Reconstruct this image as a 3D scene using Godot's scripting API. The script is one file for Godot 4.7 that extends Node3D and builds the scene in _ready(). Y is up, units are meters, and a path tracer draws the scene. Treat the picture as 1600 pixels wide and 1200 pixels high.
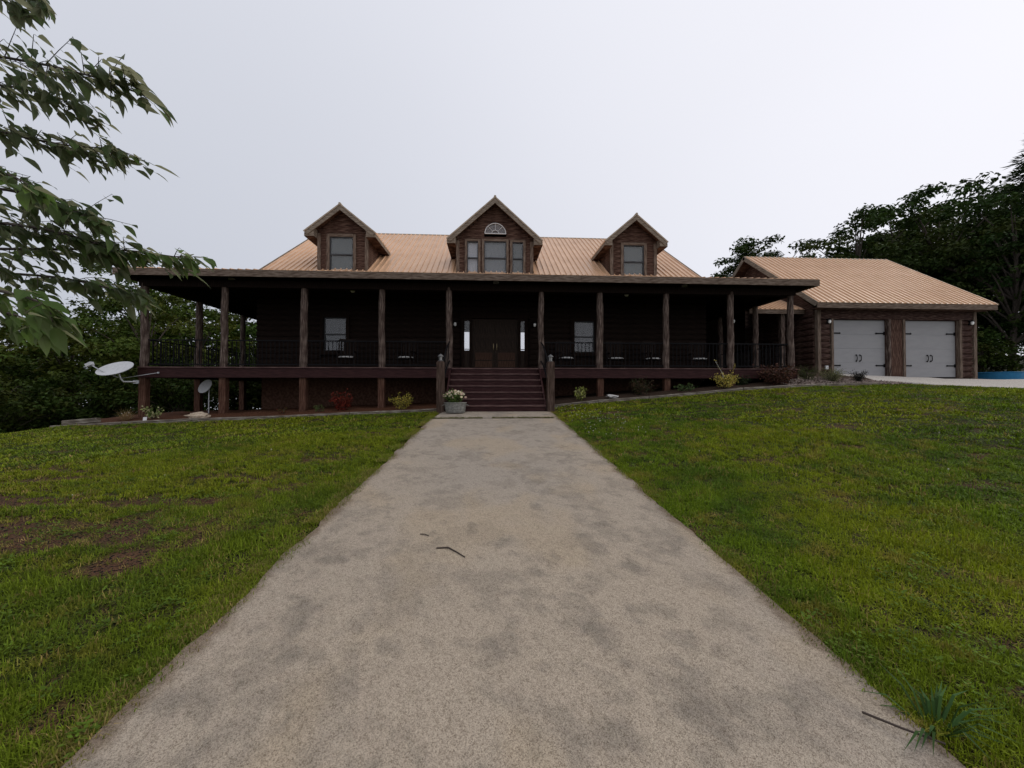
extends Node3D

# ---------------------------------------------------------------- mesh builder
class MB:
	var v := PackedVector3Array()
	var n := PackedVector3Array()
	var c := PackedColorArray()
	var col := Color(1, 1, 1)

	func tri(a: Vector3, b: Vector3, d: Vector3) -> void:
		# a, b, d run counter-clockwise seen from outside
		var m := (b - a).cross(d - a).normalized()
		v.append(a); v.append(d); v.append(b)
		for i in 3:
			n.append(m); c.append(col)

	func quad(a: Vector3, b: Vector3, d: Vector3, e: Vector3) -> void:
		tri(a, b, d)
		tri(a, d, e)

	func box(at: Vector3, size: Vector3, basis := Basis()) -> void:
		var h := size / 2.0
		var p := []
		for i in 8:
			p.append(at + basis * Vector3(h.x * (1 if i & 1 else -1), h.y * (1 if i & 2 else -1), h.z * (1 if i & 4 else -1)))
		quad(p[4], p[5], p[7], p[6]); quad(p[1], p[0], p[2], p[3])
		quad(p[5], p[1], p[3], p[7]); quad(p[0], p[4], p[6], p[2])
		quad(p[6], p[7], p[3], p[2]); quad(p[0], p[1], p[5], p[4])

	func span(a: Vector3, b: Vector3) -> void:
		box((a + b) / 2.0, (b - a).abs())

	# polygon in x, y (counter-clockwise seen from +z), from z0 (back) to z1 (front)
	func prism(poly: PackedVector2Array, z0: float, z1: float) -> void:
		var ix := Geometry2D.triangulate_polygon(poly)
		for k in range(0, ix.size(), 3):
			var a := poly[ix[k]]; var b := poly[ix[k + 1]]; var d := poly[ix[k + 2]]
			if (b - a).cross(d - a) < 0.0:
				var t := b; b = d; d = t
			tri(Vector3(a.x, a.y, z1), Vector3(b.x, b.y, z1), Vector3(d.x, d.y, z1))
			tri(Vector3(a.x, a.y, z0), Vector3(d.x, d.y, z0), Vector3(b.x, b.y, z0))
		for k in poly.size():
			var a := poly[k]; var b := poly[(k + 1) % poly.size()]
			quad(Vector3(a.x, a.y, z0), Vector3(b.x, b.y, z0), Vector3(b.x, b.y, z1), Vector3(a.x, a.y, z1))

	func tube(pts: PackedVector3Array, rad: PackedFloat32Array, sides := 8, caps := true) -> void:
		var rings := []
		var up := Vector3.UP
		for i in pts.size():
			var t := (pts[mini(i + 1, pts.size() - 1)] - pts[maxi(i - 1, 0)]).normalized()
			var s := t.cross(up)
			if s.length() < 0.05:
				s = t.cross(Vector3(0, 0, 1))
			s = s.normalized()
			var w := s.cross(t).normalized()
			up = w
			var r := []
			for k in sides:
				var a := TAU * k / sides
				r.append(s * cos(a) + w * sin(a))
			rings.append(r)
		for i in pts.size() - 1:
			for k in sides:
				var k2 := (k + 1) % sides
				var na: Vector3 = rings[i][k]; var nb: Vector3 = rings[i][k2]
				var nc: Vector3 = rings[i + 1][k2]; var nd: Vector3 = rings[i + 1][k]
				var a := pts[i] + na * rad[i]; var b := pts[i] + nb * rad[i]
				var cc := pts[i + 1] + nc * rad[i + 1]; var d := pts[i + 1] + nd * rad[i + 1]
				for q in [[a, na], [b, nb], [cc, nc], [a, na], [cc, nc], [d, nd]]:
					v.append(q[0]); n.append(q[1]); c.append(col)
		if caps:
			for e in [0, pts.size() - 1]:
				for k in range(1, sides - 1):
					var a2: Vector3 = pts[e] + rings[e][0] * rad[e]
					var b2: Vector3 = pts[e] + rings[e][k] * rad[e]
					var c2: Vector3 = pts[e] + rings[e][k + 1] * rad[e]
					if e == 0: tri(a2, c2, b2)
					else: tri(a2, b2, c2)

	# profile of (radius, height) turned about the y axis
	func lathe(at: Vector3, prof: PackedVector2Array, sides := 16, scale := Vector3.ONE) -> void:
		for i in prof.size() - 1:
			var p := prof[i]; var q := prof[i + 1]
			var e := (q - p).normalized()
			var nn := Vector2(e.y, -e.x)
			for k in sides:
				var a0 := TAU * k / sides; var a1 := TAU * (k + 1) / sides
				var d0 := Vector3(cos(a0), 0, sin(a0)); var d1 := Vector3(cos(a1), 0, sin(a1))
				var v0 := at + (d0 * p.x + Vector3.UP * p.y) * scale; var v1 := at + (d1 * p.x + Vector3.UP * p.y) * scale
				var v2 := at + (d1 * q.x + Vector3.UP * q.y) * scale; var v3 := at + (d0 * q.x + Vector3.UP * q.y) * scale
				var n0 := (d0 * nn.x + Vector3.UP * nn.y).normalized(); var n1 := (d1 * nn.x + Vector3.UP * nn.y).normalized()
				for w in [[v0, n0], [v1, n1], [v2, n1], [v0, n0], [v2, n1], [v3, n0]]:
					v.append(w[0]); n.append(w[1]); c.append(col)

	func mesh() -> ArrayMesh:
		var m := ArrayMesh.new()
		var a := []
		a.resize(Mesh.ARRAY_MAX)
		a[Mesh.ARRAY_VERTEX] = v; a[Mesh.ARRAY_NORMAL] = n; a[Mesh.ARRAY_COLOR] = c
		m.add_surface_from_arrays(Mesh.PRIMITIVE_TRIANGLES, a)
		return m


var taken := {}
var M := {}
var rng := RandomNumberGenerator.new()
var nz := FastNoiseLite.new()
var nz2 := FastNoiseLite.new()
var cube := BoxMesh.new()

# ---------------------------------------------------------------- naming helpers
func numbered(s: String) -> String:
	taken[s] = taken.get(s, -1) + 1
	return s if taken[s] == 0 else "%s_%03d" % [s, taken[s]]

func tag(o: Node, label: String, category: String, group := "") -> Node:
	o.set_meta("label", label); o.set_meta("category", category)
	if group: o.set_meta("group", group)
	return o

func thing(called: String, at: Vector3, label: String, category: String, group := "", turn := 0.0) -> Node3D:
	var o := Node3D.new(); o.name = numbered(called); add_child(o)
	o.position = at; o.rotation.y = turn
	tag(o, label, category, group)
	return o

func obj(called: String, mesh: Mesh, m: Material, parent: Node = null, at := Vector3.ZERO) -> MeshInstance3D:
	var o := MeshInstance3D.new()
	o.name = called if parent else numbered(called)
	o.mesh = mesh; o.material_override = m; o.position = at
	(parent if parent else self).add_child(o, true)
	return o

func part(called: String, b: MB, m: Material, parent: Node = null) -> MeshInstance3D:
	return obj(called, b.mesh(), m, parent)

# one axis-aligned board between two corners (shares one cube)
func board(called: String, a: Vector3, b: Vector3, m: Material, parent: Node) -> MeshInstance3D:
	var o := obj(called, cube, m, parent, (a + b) / 2.0)
	o.scale = (b - a).abs()
	return o

func group_node(called: String, parent: Node) -> Node3D:
	var o := Node3D.new(); o.name = called
	parent.add_child(o, true)
	return o

func structure(o: Node) -> Node:
	o.set_meta("kind", "structure")
	return o

func stuff(o: Node) -> Node:
	o.set_meta("kind", "stuff")
	return o

# ---------------------------------------------------------------- materials
func srgb(r: float, g: float, b: float) -> Color:
	return Color(r, g, b).linear_to_srgb()

# seamless noise put through a ramp of linear colours
func ramp_tex(noise_seed: int, freq: float, octaves: int, cols: Array, size := 256, contrast := 1.0) -> ImageTexture:
	var f := FastNoiseLite.new()
	f.seed = noise_seed; f.frequency = freq; f.fractal_octaves = octaves
	f.noise_type = FastNoiseLite.TYPE_SIMPLEX_SMOOTH
	f.fractal_gain = 0.6
	var src := f.get_seamless_image(size, size)
	src.convert(Image.FORMAT_L8)
	var raw := src.get_data()
	var table := PackedByteArray()
	for i in 256:
		var t := clampf((i / 255.0 - 0.5) * contrast + 0.5, 0.0, 0.9999) * (cols.size() - 1)
		var k := int(t)
		var a: Color = cols[k]; var b: Color = cols[k + 1]
		var q := a.lerp(b, t - k).linear_to_srgb()
		table.append(int(q.r * 255)); table.append(int(q.g * 255)); table.append(int(q.b * 255))
	var out := PackedByteArray()
	out.resize(size * size * 3)
	for i in size * size:
		var g := raw[i] * 3
		out[i * 3] = table[g]; out[i * 3 + 1] = table[g + 1]; out[i * 3 + 2] = table[g + 2]
	return ImageTexture.create_from_image(Image.create_from_data(size, size, false, Image.FORMAT_RGB8, out))

# grains of several sizes: random pictures of halving size, enlarged and added, through a ramp of linear colours
func speckle_tex(sd: int, size: int, weights: Array, cols: Array, contrast: float) -> ImageTexture:
	var g := RandomNumberGenerator.new()
	g.seed = sd
	var sum := PackedFloat32Array()
	sum.resize(size * size)
	var n := size
	for w in weights:
		if w > 0.0:
			var raw := PackedByteArray()
			raw.resize(n * n)
			for i in n * n: raw[i] = g.randi() & 255
			var im := Image.create_from_data(n, n, false, Image.FORMAT_L8, raw)
			if n < size: im.resize(size, size, Image.INTERPOLATE_CUBIC)
			var px := im.get_data()
			for i in size * size: sum[i] += (px[i] / 255.0 - 0.5) * w
		n /= 2
	var out := PackedByteArray()
	out.resize(size * size * 3)
	for i in size * size:
		var t := clampf(sum[i] * contrast + 0.5, 0.0, 0.9999) * (cols.size() - 1)
		var k := int(t)
		var q: Color = cols[k].lerp(cols[k + 1], t - k)
		q = q.linear_to_srgb()
		out[i * 3] = int(q.r * 255); out[i * 3 + 1] = int(q.g * 255); out[i * 3 + 2] = int(q.b * 255)
	return ImageTexture.create_from_image(Image.create_from_data(size, size, false, Image.FORMAT_RGB8, out))

func grey_tex(noise_seed: int, freq: float, octaves: int, size := 256) -> ImageTexture:
	return ramp_tex(noise_seed, freq, octaves, [Color(0, 0, 0), Color(1, 1, 1)], size)

func plain(c: Color, rough := 0.8, metal := 0.0) -> StandardMaterial3D:
	var m := StandardMaterial3D.new()
	m.albedo_color = Color(c.r, c.g, c.b).linear_to_srgb()
	m.roughness = rough; m.metallic = metal
	return m

func textured(t: Texture2D, scale: Vector3, rough := 0.85, bump: Texture2D = null, depth := 0.3) -> StandardMaterial3D:
	var m := StandardMaterial3D.new()
	m.albedo_texture = t
	m.roughness = rough; m.metallic_specular = 0.22
	m.uv1_triplanar = true; m.uv1_world_triplanar = true
	m.uv1_scale = scale
	if bump:
		m.heightmap_enabled = true; m.heightmap_texture = bump; m.heightmap_scale = depth
	return m

func leafy(back := 0.35) -> StandardMaterial3D:
	var m := StandardMaterial3D.new()
	m.vertex_color_use_as_albedo = true
	m.roughness = 0.55
	m.metallic_specular = 0.16
	m.cull_mode = BaseMaterial3D.CULL_DISABLED
	m.backlight_enabled = true
	m.backlight = Color(back, back, back * 0.6).linear_to_srgb()
	return m

func make_materials() -> void:
	var grain_h := Vector3(0.45, 5.0, 0.45)
	var grain_v := Vector3(5.0, 0.4, 5.0)
	var gb := grey_tex(5, 0.02, 4)
	var weath := ramp_tex(11, 0.02, 5, [Color(.065, .045, .034), Color(.13, .095, .072), Color(.22, .175, .14)], 256, 1.5)
	M.weathered_h = textured(weath, grain_h, 0.9, gb, 0.5)
	M.weathered_v = textured(weath, grain_v, 0.9, gb, 0.5)
	var brown := ramp_tex(12, 0.02, 5, [Color(.03, .016, .011), Color(.070, .038, .028), Color(.14, .088, .066)], 256, 1.6)
	M.siding = textured(brown, grain_h, 0.85, gb, 0.4)
	M.siding_v = textured(brown, grain_v, 0.85, gb, 0.4)
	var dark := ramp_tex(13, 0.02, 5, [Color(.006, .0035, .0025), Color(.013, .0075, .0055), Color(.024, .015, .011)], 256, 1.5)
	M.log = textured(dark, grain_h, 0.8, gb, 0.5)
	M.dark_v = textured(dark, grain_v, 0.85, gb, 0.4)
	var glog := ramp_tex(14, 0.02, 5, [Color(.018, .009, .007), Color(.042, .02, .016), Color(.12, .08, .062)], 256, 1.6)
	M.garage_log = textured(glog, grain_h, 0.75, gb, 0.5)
	var postt := ramp_tex(15, 0.02, 5, [Color(.03, .018, .014), Color(.075, .052, .042), Color(.20, .155, .13)], 256, 1.9)
	M.post = textured(postt, grain_v, 0.75, gb, 0.6)
	var under := ramp_tex(16, 0.02, 5, [Color(.035, .016, .011), Color(.075, .036, .024), Color(.13, .075, .052)], 256, 1.5)
	M.under_post = textured(under, grain_v, 0.85, gb, 0.4)
	var paint := ramp_tex(17, 0.02, 4, [Color(.02, .008, .008), Color(.032, .0125, .0125), Color(.048, .021, .02)], 256, 1.4)
	M.deck_paint = textured(paint, grain_h, 0.55, gb, 0.2)
	M.tread = textured(ramp_tex(18, 0.02, 4, [Color(.06, .032, .03), Color(.095, .055, .05), Color(.14, .09, .08)], 256, 1.4), grain_h, 0.5, gb, 0.2)
	var roof := ramp_tex(21, 0.01, 5, [Color(.47, .285, .165), Color(.54, .34, .205), Color(.60, .39, .25)], 512, 1.4)
	M.metal_roof = textured(roof, Vector3(0.25, 0.25, 0.25), 0.36)
	M.metal_roof.metallic_specular = 0.38
	M.metal_trim = textured(ramp_tex(22, 0.02, 4, [Color(.24, .19, .14), Color(.33, .27, .205), Color(.42, .36, .28)]), Vector3(1, 1, 1), 0.5)
	M.rake = textured(ramp_tex(23, 0.02, 5, [Color(.10, .078, .058), Color(.19, .155, .12), Color(.28, .24, .19)], 256, 1.5), grain_h, 0.85, gb, 0.3)
	M.newel = textured(ramp_tex(44, 0.02, 5, [Color(.03, .019, .014), Color(.065, .043, .033), Color(.12, .085, .068)], 256, 1.5), grain_v, 0.85, gb, 0.5)
	M.black_metal = plain(Color(.006, .006, .007), 0.6)
	M.black_metal.metallic_specular = 0.2
	M.sash = plain(Color(.02, .02, .022), 0.5)
	M.white_trim = plain(Color(.55, .55, .55), 0.5)
	var g := StandardMaterial3D.new()
	g.transparency = BaseMaterial3D.TRANSPARENCY_ALPHA
	g.albedo_color = Color(0.75, 0.8, 0.82, 0.06); g.roughness = 0.02; g.metallic_specular = 0.38
	M.glass = g
	M.curtain_or_blocker = textured(ramp_tex(24, 0.03, 3, [Color(.07, .076, .08), Color(.11, .116, .125)]), Vector3(3, .2, 3), 0.95)
	M.pale_curtain = textured(ramp_tex(25, 0.03, 3, [Color(.26, .27, .29), Color(.36, .36, .39)]), Vector3(3, .2, 3), 0.95)
	M.dim_curtain = textured(ramp_tex(26, 0.03, 3, [Color(.032, .036, .03), Color(.052, .056, .05)]), Vector3(3, .2, 3), 0.95)
	M.light_blocker = textured(ramp_tex(46, 0.03, 3, [Color(.02, .02, .024), Color(.04, .04, .045)]), Vector3(3, .2, 3), 0.95)  # added dark sheet behind the porch windows, keeps interior light off the panes
	M.interior = plain(Color(.10, .08, .06), 0.95)
	M.door_wood = textured(ramp_tex(27, 0.02, 5, [Color(.012, .007, .0045), Color(.022, .013, .008), Color(.035, .021, .014)], 256, 1.5), grain_v, 0.5, gb, 0.3)
	M.door_panel = textured(ramp_tex(28, 0.02, 5, [Color(.03, .014, .008), Color(.05, .024, .014), Color(.07, .036, .021)], 256, 1.5), grain_v, 0.5, gb, 0.3)
	M.garage_door = textured(ramp_tex(29, 0.015, 5, [Color(.25, .25, .255), Color(.27, .27, .275), Color(.285, .285, .285)], 256, 1.0), Vector3(.3, 1.2, .3), 0.6, gb, 0.05)
	M.brass = plain(Color(.35, .28, .16), 0.35, 0.8)
	M.globe = plain(Color(.85, .85, .82), 0.12)
	M.steel = plain(Color(.42, .43, .44), 0.35, 0.7)
	M.pewter = plain(Color(.10, .10, .10), 0.5, 0.4)
	M.frosted = plain(Color(.28, .28, .27), 0.3)
	M.dish = textured(ramp_tex(30, 0.02, 4, [Color(.42, .43, .44), Color(.52, .53, .54), Color(.58, .58, .58)]), Vector3(2, 2, 2), 0.5)
	M.galv = textured(ramp_tex(31, 0.02, 5, [Color(.13, .13, .12), Color(.20, .20, .185), Color(.29, .29, .27)], 256, 1.5), Vector3(3, 3, 3), 0.5, gb, 0.1)
	M.galv.metallic = 0.35
	var conc := speckle_tex(32, 512, [0.8, 1.0, 0.6, 0.3, 0.25], [Color(.40, .37, .34), Color(.66, .65, .63), Color(.78, .77, .76), Color(.86, .85, .84), Color(1.0, .98, .95)], 0.95)
	M.concrete = textured(conc, Vector3(1.7, 1.7, 1.7), 0.95, speckle_tex(33, 512, [0.2, 1.0, 1.0, 0.3], [Color(0, 0, 0), Color(1, 1, 1)], 0.7), 0.35)
	M.concrete.vertex_color_use_as_albedo = true
	M.drive = textured(conc, Vector3(.8, .8, .8), 0.9)
	M.drive.albedo_color = srgb(.60, .57, .53)
	M.soil = textured(ramp_tex(34, 0.05, 5, [Color(.45, .45, .45), Color(.9, .9, .9), Color(1.3, 1.25, 1.2)], 512, 1.6), Vector3(1.1, 1.1, 1.1), 0.97, ramp_tex(35, 0.08, 4, [Color(0, 0, 0), Color(1, 1, 1)], 512), 2.0)
	M.soil.vertex_color_use_as_albedo = true
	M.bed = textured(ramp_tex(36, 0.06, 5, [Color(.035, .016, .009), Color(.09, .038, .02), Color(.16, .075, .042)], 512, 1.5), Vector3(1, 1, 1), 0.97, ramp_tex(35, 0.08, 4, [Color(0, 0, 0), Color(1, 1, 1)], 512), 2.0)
	M.shaded_mulch = textured(ramp_tex(45, 0.06, 5, [Color(.014, .009, .006), Color(.04, .024, .016), Color(.10, .07, .05)], 512, 1.5), Vector3(1.2, 1.2, 1.2), 0.97, gb, 2.0)  # dark brown mulch, with the shade under the porch put into its colour
	M.block = textured(ramp_tex(37, 0.03, 5, [Color(.05, .025, .016), Color(.085, .045, .03), Color(.12, .07, .05)], 256, 1.4), Vector3(1, 1, 1), 0.95, gb, 0.5)
	M.timber = textured(ramp_tex(38, 0.02, 5, [Color(.06, .05, .04), Color(.14, .12, .095), Color(.26, .24, .20)], 256, 1.6), grain_h, 0.92, gb, 0.8)
	M.rock = textured(ramp_tex(39, 0.03, 5, [Color(.24, .18, .12), Color(.42, .34, .25), Color(.58, .50, .40)], 256, 1.5), Vector3(2, 2, 2), 0.9, gb, 1.0)
	M.white_rock = textured(ramp_tex(40, 0.03, 5, [Color(.4, .4, .38), Color(.62, .6, .57)], 256), Vector3(2, 2, 2), 0.9, gb, 0.6)
	M.bark = textured(ramp_tex(41, 0.03, 5, [Color(.03, .024, .02), Color(.07, .058, .048), Color(.12, .10, .085)], 256, 1.6), grain_v, 0.95, gb, 1.5)
	M.twig = plain(Color(.045, .032, .024), 0.9)
	M.chair = textured(dark, grain_v, 0.6)
	M.cushion = textured(ramp_tex(42, 0.05, 3, [Color(.5, .5, .48), Color(.68, .68, .66)]), Vector3(3, 3, 3), 0.95)
	M.pool = textured(ramp_tex(43, 0.02, 3, [Color(.02, .12, .24), Color(.03, .17, .32)]), Vector3(1, 1, 1), 0.5)
	M.leaf = leafy(0.35)
	M.near_leaf = leafy(0.5)
	M.grass = leafy(0.35)
	M.plant = leafy(0.3)
	M.petal = leafy(0.3)

# ---------------------------------------------------------------- ground form
const PROFILE := [[-140, -9.0], [-60, -6.5], [-30, -3.2], [-20, -1.3], [-16, -0.35], [-14, .16], [-11.9, .44], [-9, .54], [-6.8, .61], [-4.1, .72], [-1.6, .83], [1.75, .90], [2.3, 1.0], [5.65, 1.25], [8.75, 1.50], [10.3, 1.58], [13.5, 1.62], [17.5, 1.47], [24, 1.4], [40, 1.6], [140, 3.0]]

func profile(x: float) -> float:
	for i in range(1, PROFILE.size()):
		if x <= PROFILE[i][0]:
			var t: float = (x - PROFILE[i - 1][0]) / (PROFILE[i][0] - PROFILE[i - 1][0])
			return lerpf(PROFILE[i - 1][1], PROFILE[i][1], t)
	return PROFILE[-1][1]

# height of the ground; d is the distance in front of the camera (-z)
func height(x: float, d: float) -> float:
	var base := 0.08 * clampf(d, -30, 11.3)
	var w := clampf(d / 11.3, 0.0, 1.0)
	w = w * w * (3.0 - 2.0 * w) * 0.6 + w * 0.4
	if x < -13.0 and d < 11.3:
		w = maxf(w, smoothstep(-13.0, -22.0, x) * smoothstep(-25.0, 2.0, d))
	var h := base + (profile(x) - 0.904) * w
	var east := smoothstep(8.5, 11.5, x)
	h += (0.05 + east * 0.36) * smoothstep(11.4, 14.2, d)
	if d > 24.0:
		h += (d - 24.0) * 0.10 * smoothstep(0.0, 15.0, x)
	if absf(x - 0.1) > 1.55:
		var lawn := clampf((absf(x - 0.1) - 1.55) / 0.5, 0.0, 1.0)
		h += (nz.get_noise_2d(x * 14.0, d * 14.0) * 0.035 + nz.get_noise_2d(x * 55.0, d * 55.0) * 0.012) * lawn
	return h

# 0 in good turf, 1 on bare earth
func bare(x: float, d: float) -> float:
	var b := 0.0
	var left := smoothstep(-1.4, -2.6, x) * smoothstep(7.5, 4.5, d)
	b += left * smoothstep(0.05, 0.45, nz.get_noise_2d(x * 28.0 + 40.0, d * 75.0)) * 0.8
	b += smoothstep(1.0, 0.2, Vector2((x + 3.9) / 1.7, (d - 3.75) / 0.33).length() + nz.get_noise_2d(x * 60.0, d * 60.0) * 0.5) * 0.95
	b += smoothstep(1.0, 0.2, Vector2((x + 6.2) / 1.5, (d - 4.6) / 0.3).length() + nz.get_noise_2d(x * 60.0, d * 60.0) * 0.5) * 0.7
	var edge := minf(absf(x - 1.74), absf(x + 1.5))
	b += smoothstep(0.30, 0.0, edge) * smoothstep(-0.15, 0.4, nz2.get_noise_2d(x * 20.0, d * 45.0)) * 0.8
	b += smoothstep(0.22, 0.55, nz2.get_noise_2d(x * 30.0, d * 60.0)) * 0.6
	b += smoothstep(0.25, 0.5, nz.get_noise_2d(x * 90.0 + 700.0, d * 120.0)) * 0.5
	return clampf(b, 0.0, 1.0)

func axis(fine0: float, fine1: float, step: float, lo: float, hi: float) -> PackedFloat32Array:
	var a := []
	var p := fine0; var s := step
	while p > lo:
		s *= 1.35; p -= s; a.push_front(maxf(p, lo))
	p = fine0
	while p < fine1:
		a.append(p); p += step
	s = step
	while p < hi:
		a.append(p); s *= 1.35; p += s
	a.append(hi)
	return PackedFloat32Array(a)

func build_ground() -> void:
	var xs := axis(-18.0, 24.0, 0.14, -140.0, 140.0)
	var ds := axis(-2.0, 13.0, 0.14, -60.0, 140.0)
	var v := PackedVector3Array(); var n := PackedVector3Array(); var c := PackedColorArray(); var ix := PackedInt32Array()
	for d in ds:
		for x in xs:
			var h := height(x, d)
			var e := 0.1
			n.append(Vector3(height(x - e, d) - height(x + e, d), 2 * e, -(height(x, d - e) - height(x, d + e))).normalized())
			if absf(x - 0.1) < 1.45 and d < 10.6 and d > -8.0: h -= 0.06
			v.append(Vector3(x, h, -d))
			var b := bare(x, d)
			var q := Color(.045, .052, .014).lerp(Color(.125, .066, .036), clampf(b * 1.3, 0.0, 1.0))
			if x < -13.5 or d > 26.0: q = Color(.03, .028, .014)
			c.append(q)
	var w := xs.size()
	for j in ds.size() - 1:
		for i in w - 1:
			var a := j * w + i
			for k in [a, a + w, a + 1, a + 1, a + w, a + w + 1]: ix.append(k)
	var m := ArrayMesh.new(); var arr := []
	arr.resize(Mesh.ARRAY_MAX)
	arr[Mesh.ARRAY_VERTEX] = v; arr[Mesh.ARRAY_NORMAL] = n; arr[Mesh.ARRAY_COLOR] = c; arr[Mesh.ARRAY_INDEX] = ix
	m.add_surface_from_arrays(Mesh.PRIMITIVE_TRIANGLES, arr)
	structure(obj("ground", m, M.soil))

# a slab that follows the ground: rows of (left x, right x, d), y from a function
func slab(rows: Array, top: Callable, thick: float, cols: int, tint: Callable) -> ArrayMesh:
	var v := PackedVector3Array(); var n := PackedVector3Array(); var c := PackedColorArray(); var ix := PackedInt32Array()
	for r in rows:
		for i in cols + 3:
			var k := clampi(i - 1, 0, cols)
			var x := lerpf(r[0], r[1], float(k) / cols)
			var y: float = top.call(x, r[2]) - (thick if i == 0 or i == cols + 2 else 0.0)
			v.append(Vector3(x, y, -r[2])); n.append(Vector3.UP); c.append(tint.call(x, r[2]))
	var w := cols + 3
	for j in rows.size() - 1:
		for i in w - 1:
			var a := j * w + i
			for k in [a, a + w, a + 1, a + 1, a + w, a + w + 1]: ix.append(k)
	for e in [0, rows.size() - 1]:
		for i in range(1, w - 2):
			var a: int = e * w + i
			var base := v.size()
			for q in [v[a], v[a + 1], v[a + 1] - Vector3.UP * thick, v[a] - Vector3.UP * thick]:
				v.append(q); n.append(Vector3(0, 0, 1 if e == 0 else -1)); c.append(c[a])
			for k in [base, base + 1, base + 2, base, base + 2, base + 3]: ix.append(k)
	var m := ArrayMesh.new(); var arr := []
	arr.resize(Mesh.ARRAY_MAX)
	arr[Mesh.ARRAY_VERTEX] = v; arr[Mesh.ARRAY_NORMAL] = n; arr[Mesh.ARRAY_COLOR] = c; arr[Mesh.ARRAY_INDEX] = ix
	m.add_surface_from_arrays(Mesh.PRIMITIVE_TRIANGLES, arr)
	return m

func path_tint(x: float, d: float) -> Color:
	var a := nz2.get_noise_2d(x * 9.0, d * 7.0)
	var b := nz.get_noise_2d(x * 34.0 + 9.0, d * 26.0)
	var s := nz2.get_noise_2d(x * 46.0 + 300.0, d * 40.0)
	var e := nz.get_noise_2d(x * 110.0, d * 110.0)
	var f := nz2.get_noise_2d(x * 75.0 + 50.0, d * 75.0)
	var h := nz.get_noise_2d(x * 330.0, d * 330.0)
	var q := Color(.435, .372, .296).lerp(Color(.385, .342, .292), clampf(a * 1.4 + 0.5, 0, 1))
	q = q.lerp(Color(.225, .200, .170), clampf(smoothstep(0.05, 0.55, 0.8 * s + 0.35 * b + 0.6 * e + 0.6 * h), 0, 1) * 0.42)
	q = q.lerp(Color(.27, .236, .196), smoothstep(0.08, 0.45, f + 0.25 * h) * 0.5)
	q = q.lerp(Color(.44, .36, .26), smoothstep(0.1, 0.5, b - 0.5 * s) * 0.5)
	q = q.lerp(Color(.20, .178, .15), smoothstep(0.30, 0.5, nz2.get_noise_2d(x * 180.0 + 11.0, d * 150.0) + 0.2 * s) * 0.40)
	var edge := minf(1.735 - x, x + lerpf(1.57, 1.44, clampf(d / 8.0, 0, 1)))
	q = q.lerp(Color(.17, .125, .085), smoothstep(0.11, 0.0, edge + f * 0.10 + h * 0.06) * 0.75)
	return q

func build_paths() -> void:
	var rows := []
	var d := -8.0
	while d < 9.46:
		var l := lerpf(-1.57, -1.44, clampf(d / 8.0, 0, 1)) + nz2.get_noise_2d(d * 40.0, 3.0) * 0.05 + nz.get_noise_2d(d * 160.0, 13.0) * 0.02
		var r := 1.735 + nz2.get_noise_2d(d * 40.0, 83.0) * 0.045 + nz.get_noise_2d(d * 160.0, 33.0) * 0.02
		rows.append([l, r, d])
		d += 0.03 if d > 0.0 else 0.4
	var up := func(x: float, dd: float) -> float: return 0.08 * dd + 0.022 + nz.get_noise_2d(x * 30.0, dd * 30.0) * 0.004
	structure(obj("front_walk", slab(rows, up, 0.14, 110, path_tint), M.concrete))
	rows = []
	d = 9.545
	while d < 10.74:
		rows.append([lerpf(-1.42, -1.27, (d - 9.5) / 1.2) + nz.get_noise_2d(d * 160.0, 53.0) * 0.02, lerpf(1.74, 1.70, (d - 9.5) / 1.2), d])
		d += 0.05
	structure(obj("landing_slab", slab(rows, up, 0.14, 64, path_tint), M.concrete))
	# concrete drive in front of the garage
	rows = []
	d = 11.2
	while d < 14.75:
		rows.append([maxf(12.2, lerpf(17.6, 11.2, smoothstep(11.1, 13.4, d))), 44.0, d])
		d += 0.15
	var dt := func(x: float, dd: float) -> float: return height(x, dd) + 0.05 - 0.02 * smoothstep(14, 14.7, dd)
	var white := func(_x: float, _d: float) -> Color: return Color(1, 1, 1)
	structure(obj("driveway", slab(rows, dt, 0.25, 90, white), M.drive))
	# planting bed under and before the porch
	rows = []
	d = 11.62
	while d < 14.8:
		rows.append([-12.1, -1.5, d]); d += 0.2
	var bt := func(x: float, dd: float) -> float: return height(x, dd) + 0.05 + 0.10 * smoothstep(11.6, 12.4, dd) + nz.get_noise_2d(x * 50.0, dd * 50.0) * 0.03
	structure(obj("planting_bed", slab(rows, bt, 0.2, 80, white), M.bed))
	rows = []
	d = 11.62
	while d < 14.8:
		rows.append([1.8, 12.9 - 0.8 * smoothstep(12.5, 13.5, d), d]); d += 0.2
	structure(obj("planting_bed", slab(rows, bt, 0.2, 80, white), M.shaded_mulch))  # right bed coloured darker than the left to carry the porch shade

# ---------------------------------------------------------------- lawn
func blade(b: MB, at: Vector3, dir: Vector3, len: float, w: float, bend: float, tint: Color) -> void:
	b.col = tint
	var side := dir.cross(Vector3.UP)
	if side.length() < 0.01: side = Vector3.RIGHT
	side = side.normalized() * w
	var out := Vector3(dir.x, 0, dir.z)
	var p1 := at + dir * len * 0.55
	var p2 := p1 + (dir + out * bend - Vector3.UP * bend * 0.8).normalized() * len * 0.45
	b.quad(at - side, at + side, p1 + side * 0.8, p1 - side * 0.8)
	b.tri(p1 - side * 0.8, p1 + side * 0.8, p2)

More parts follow.
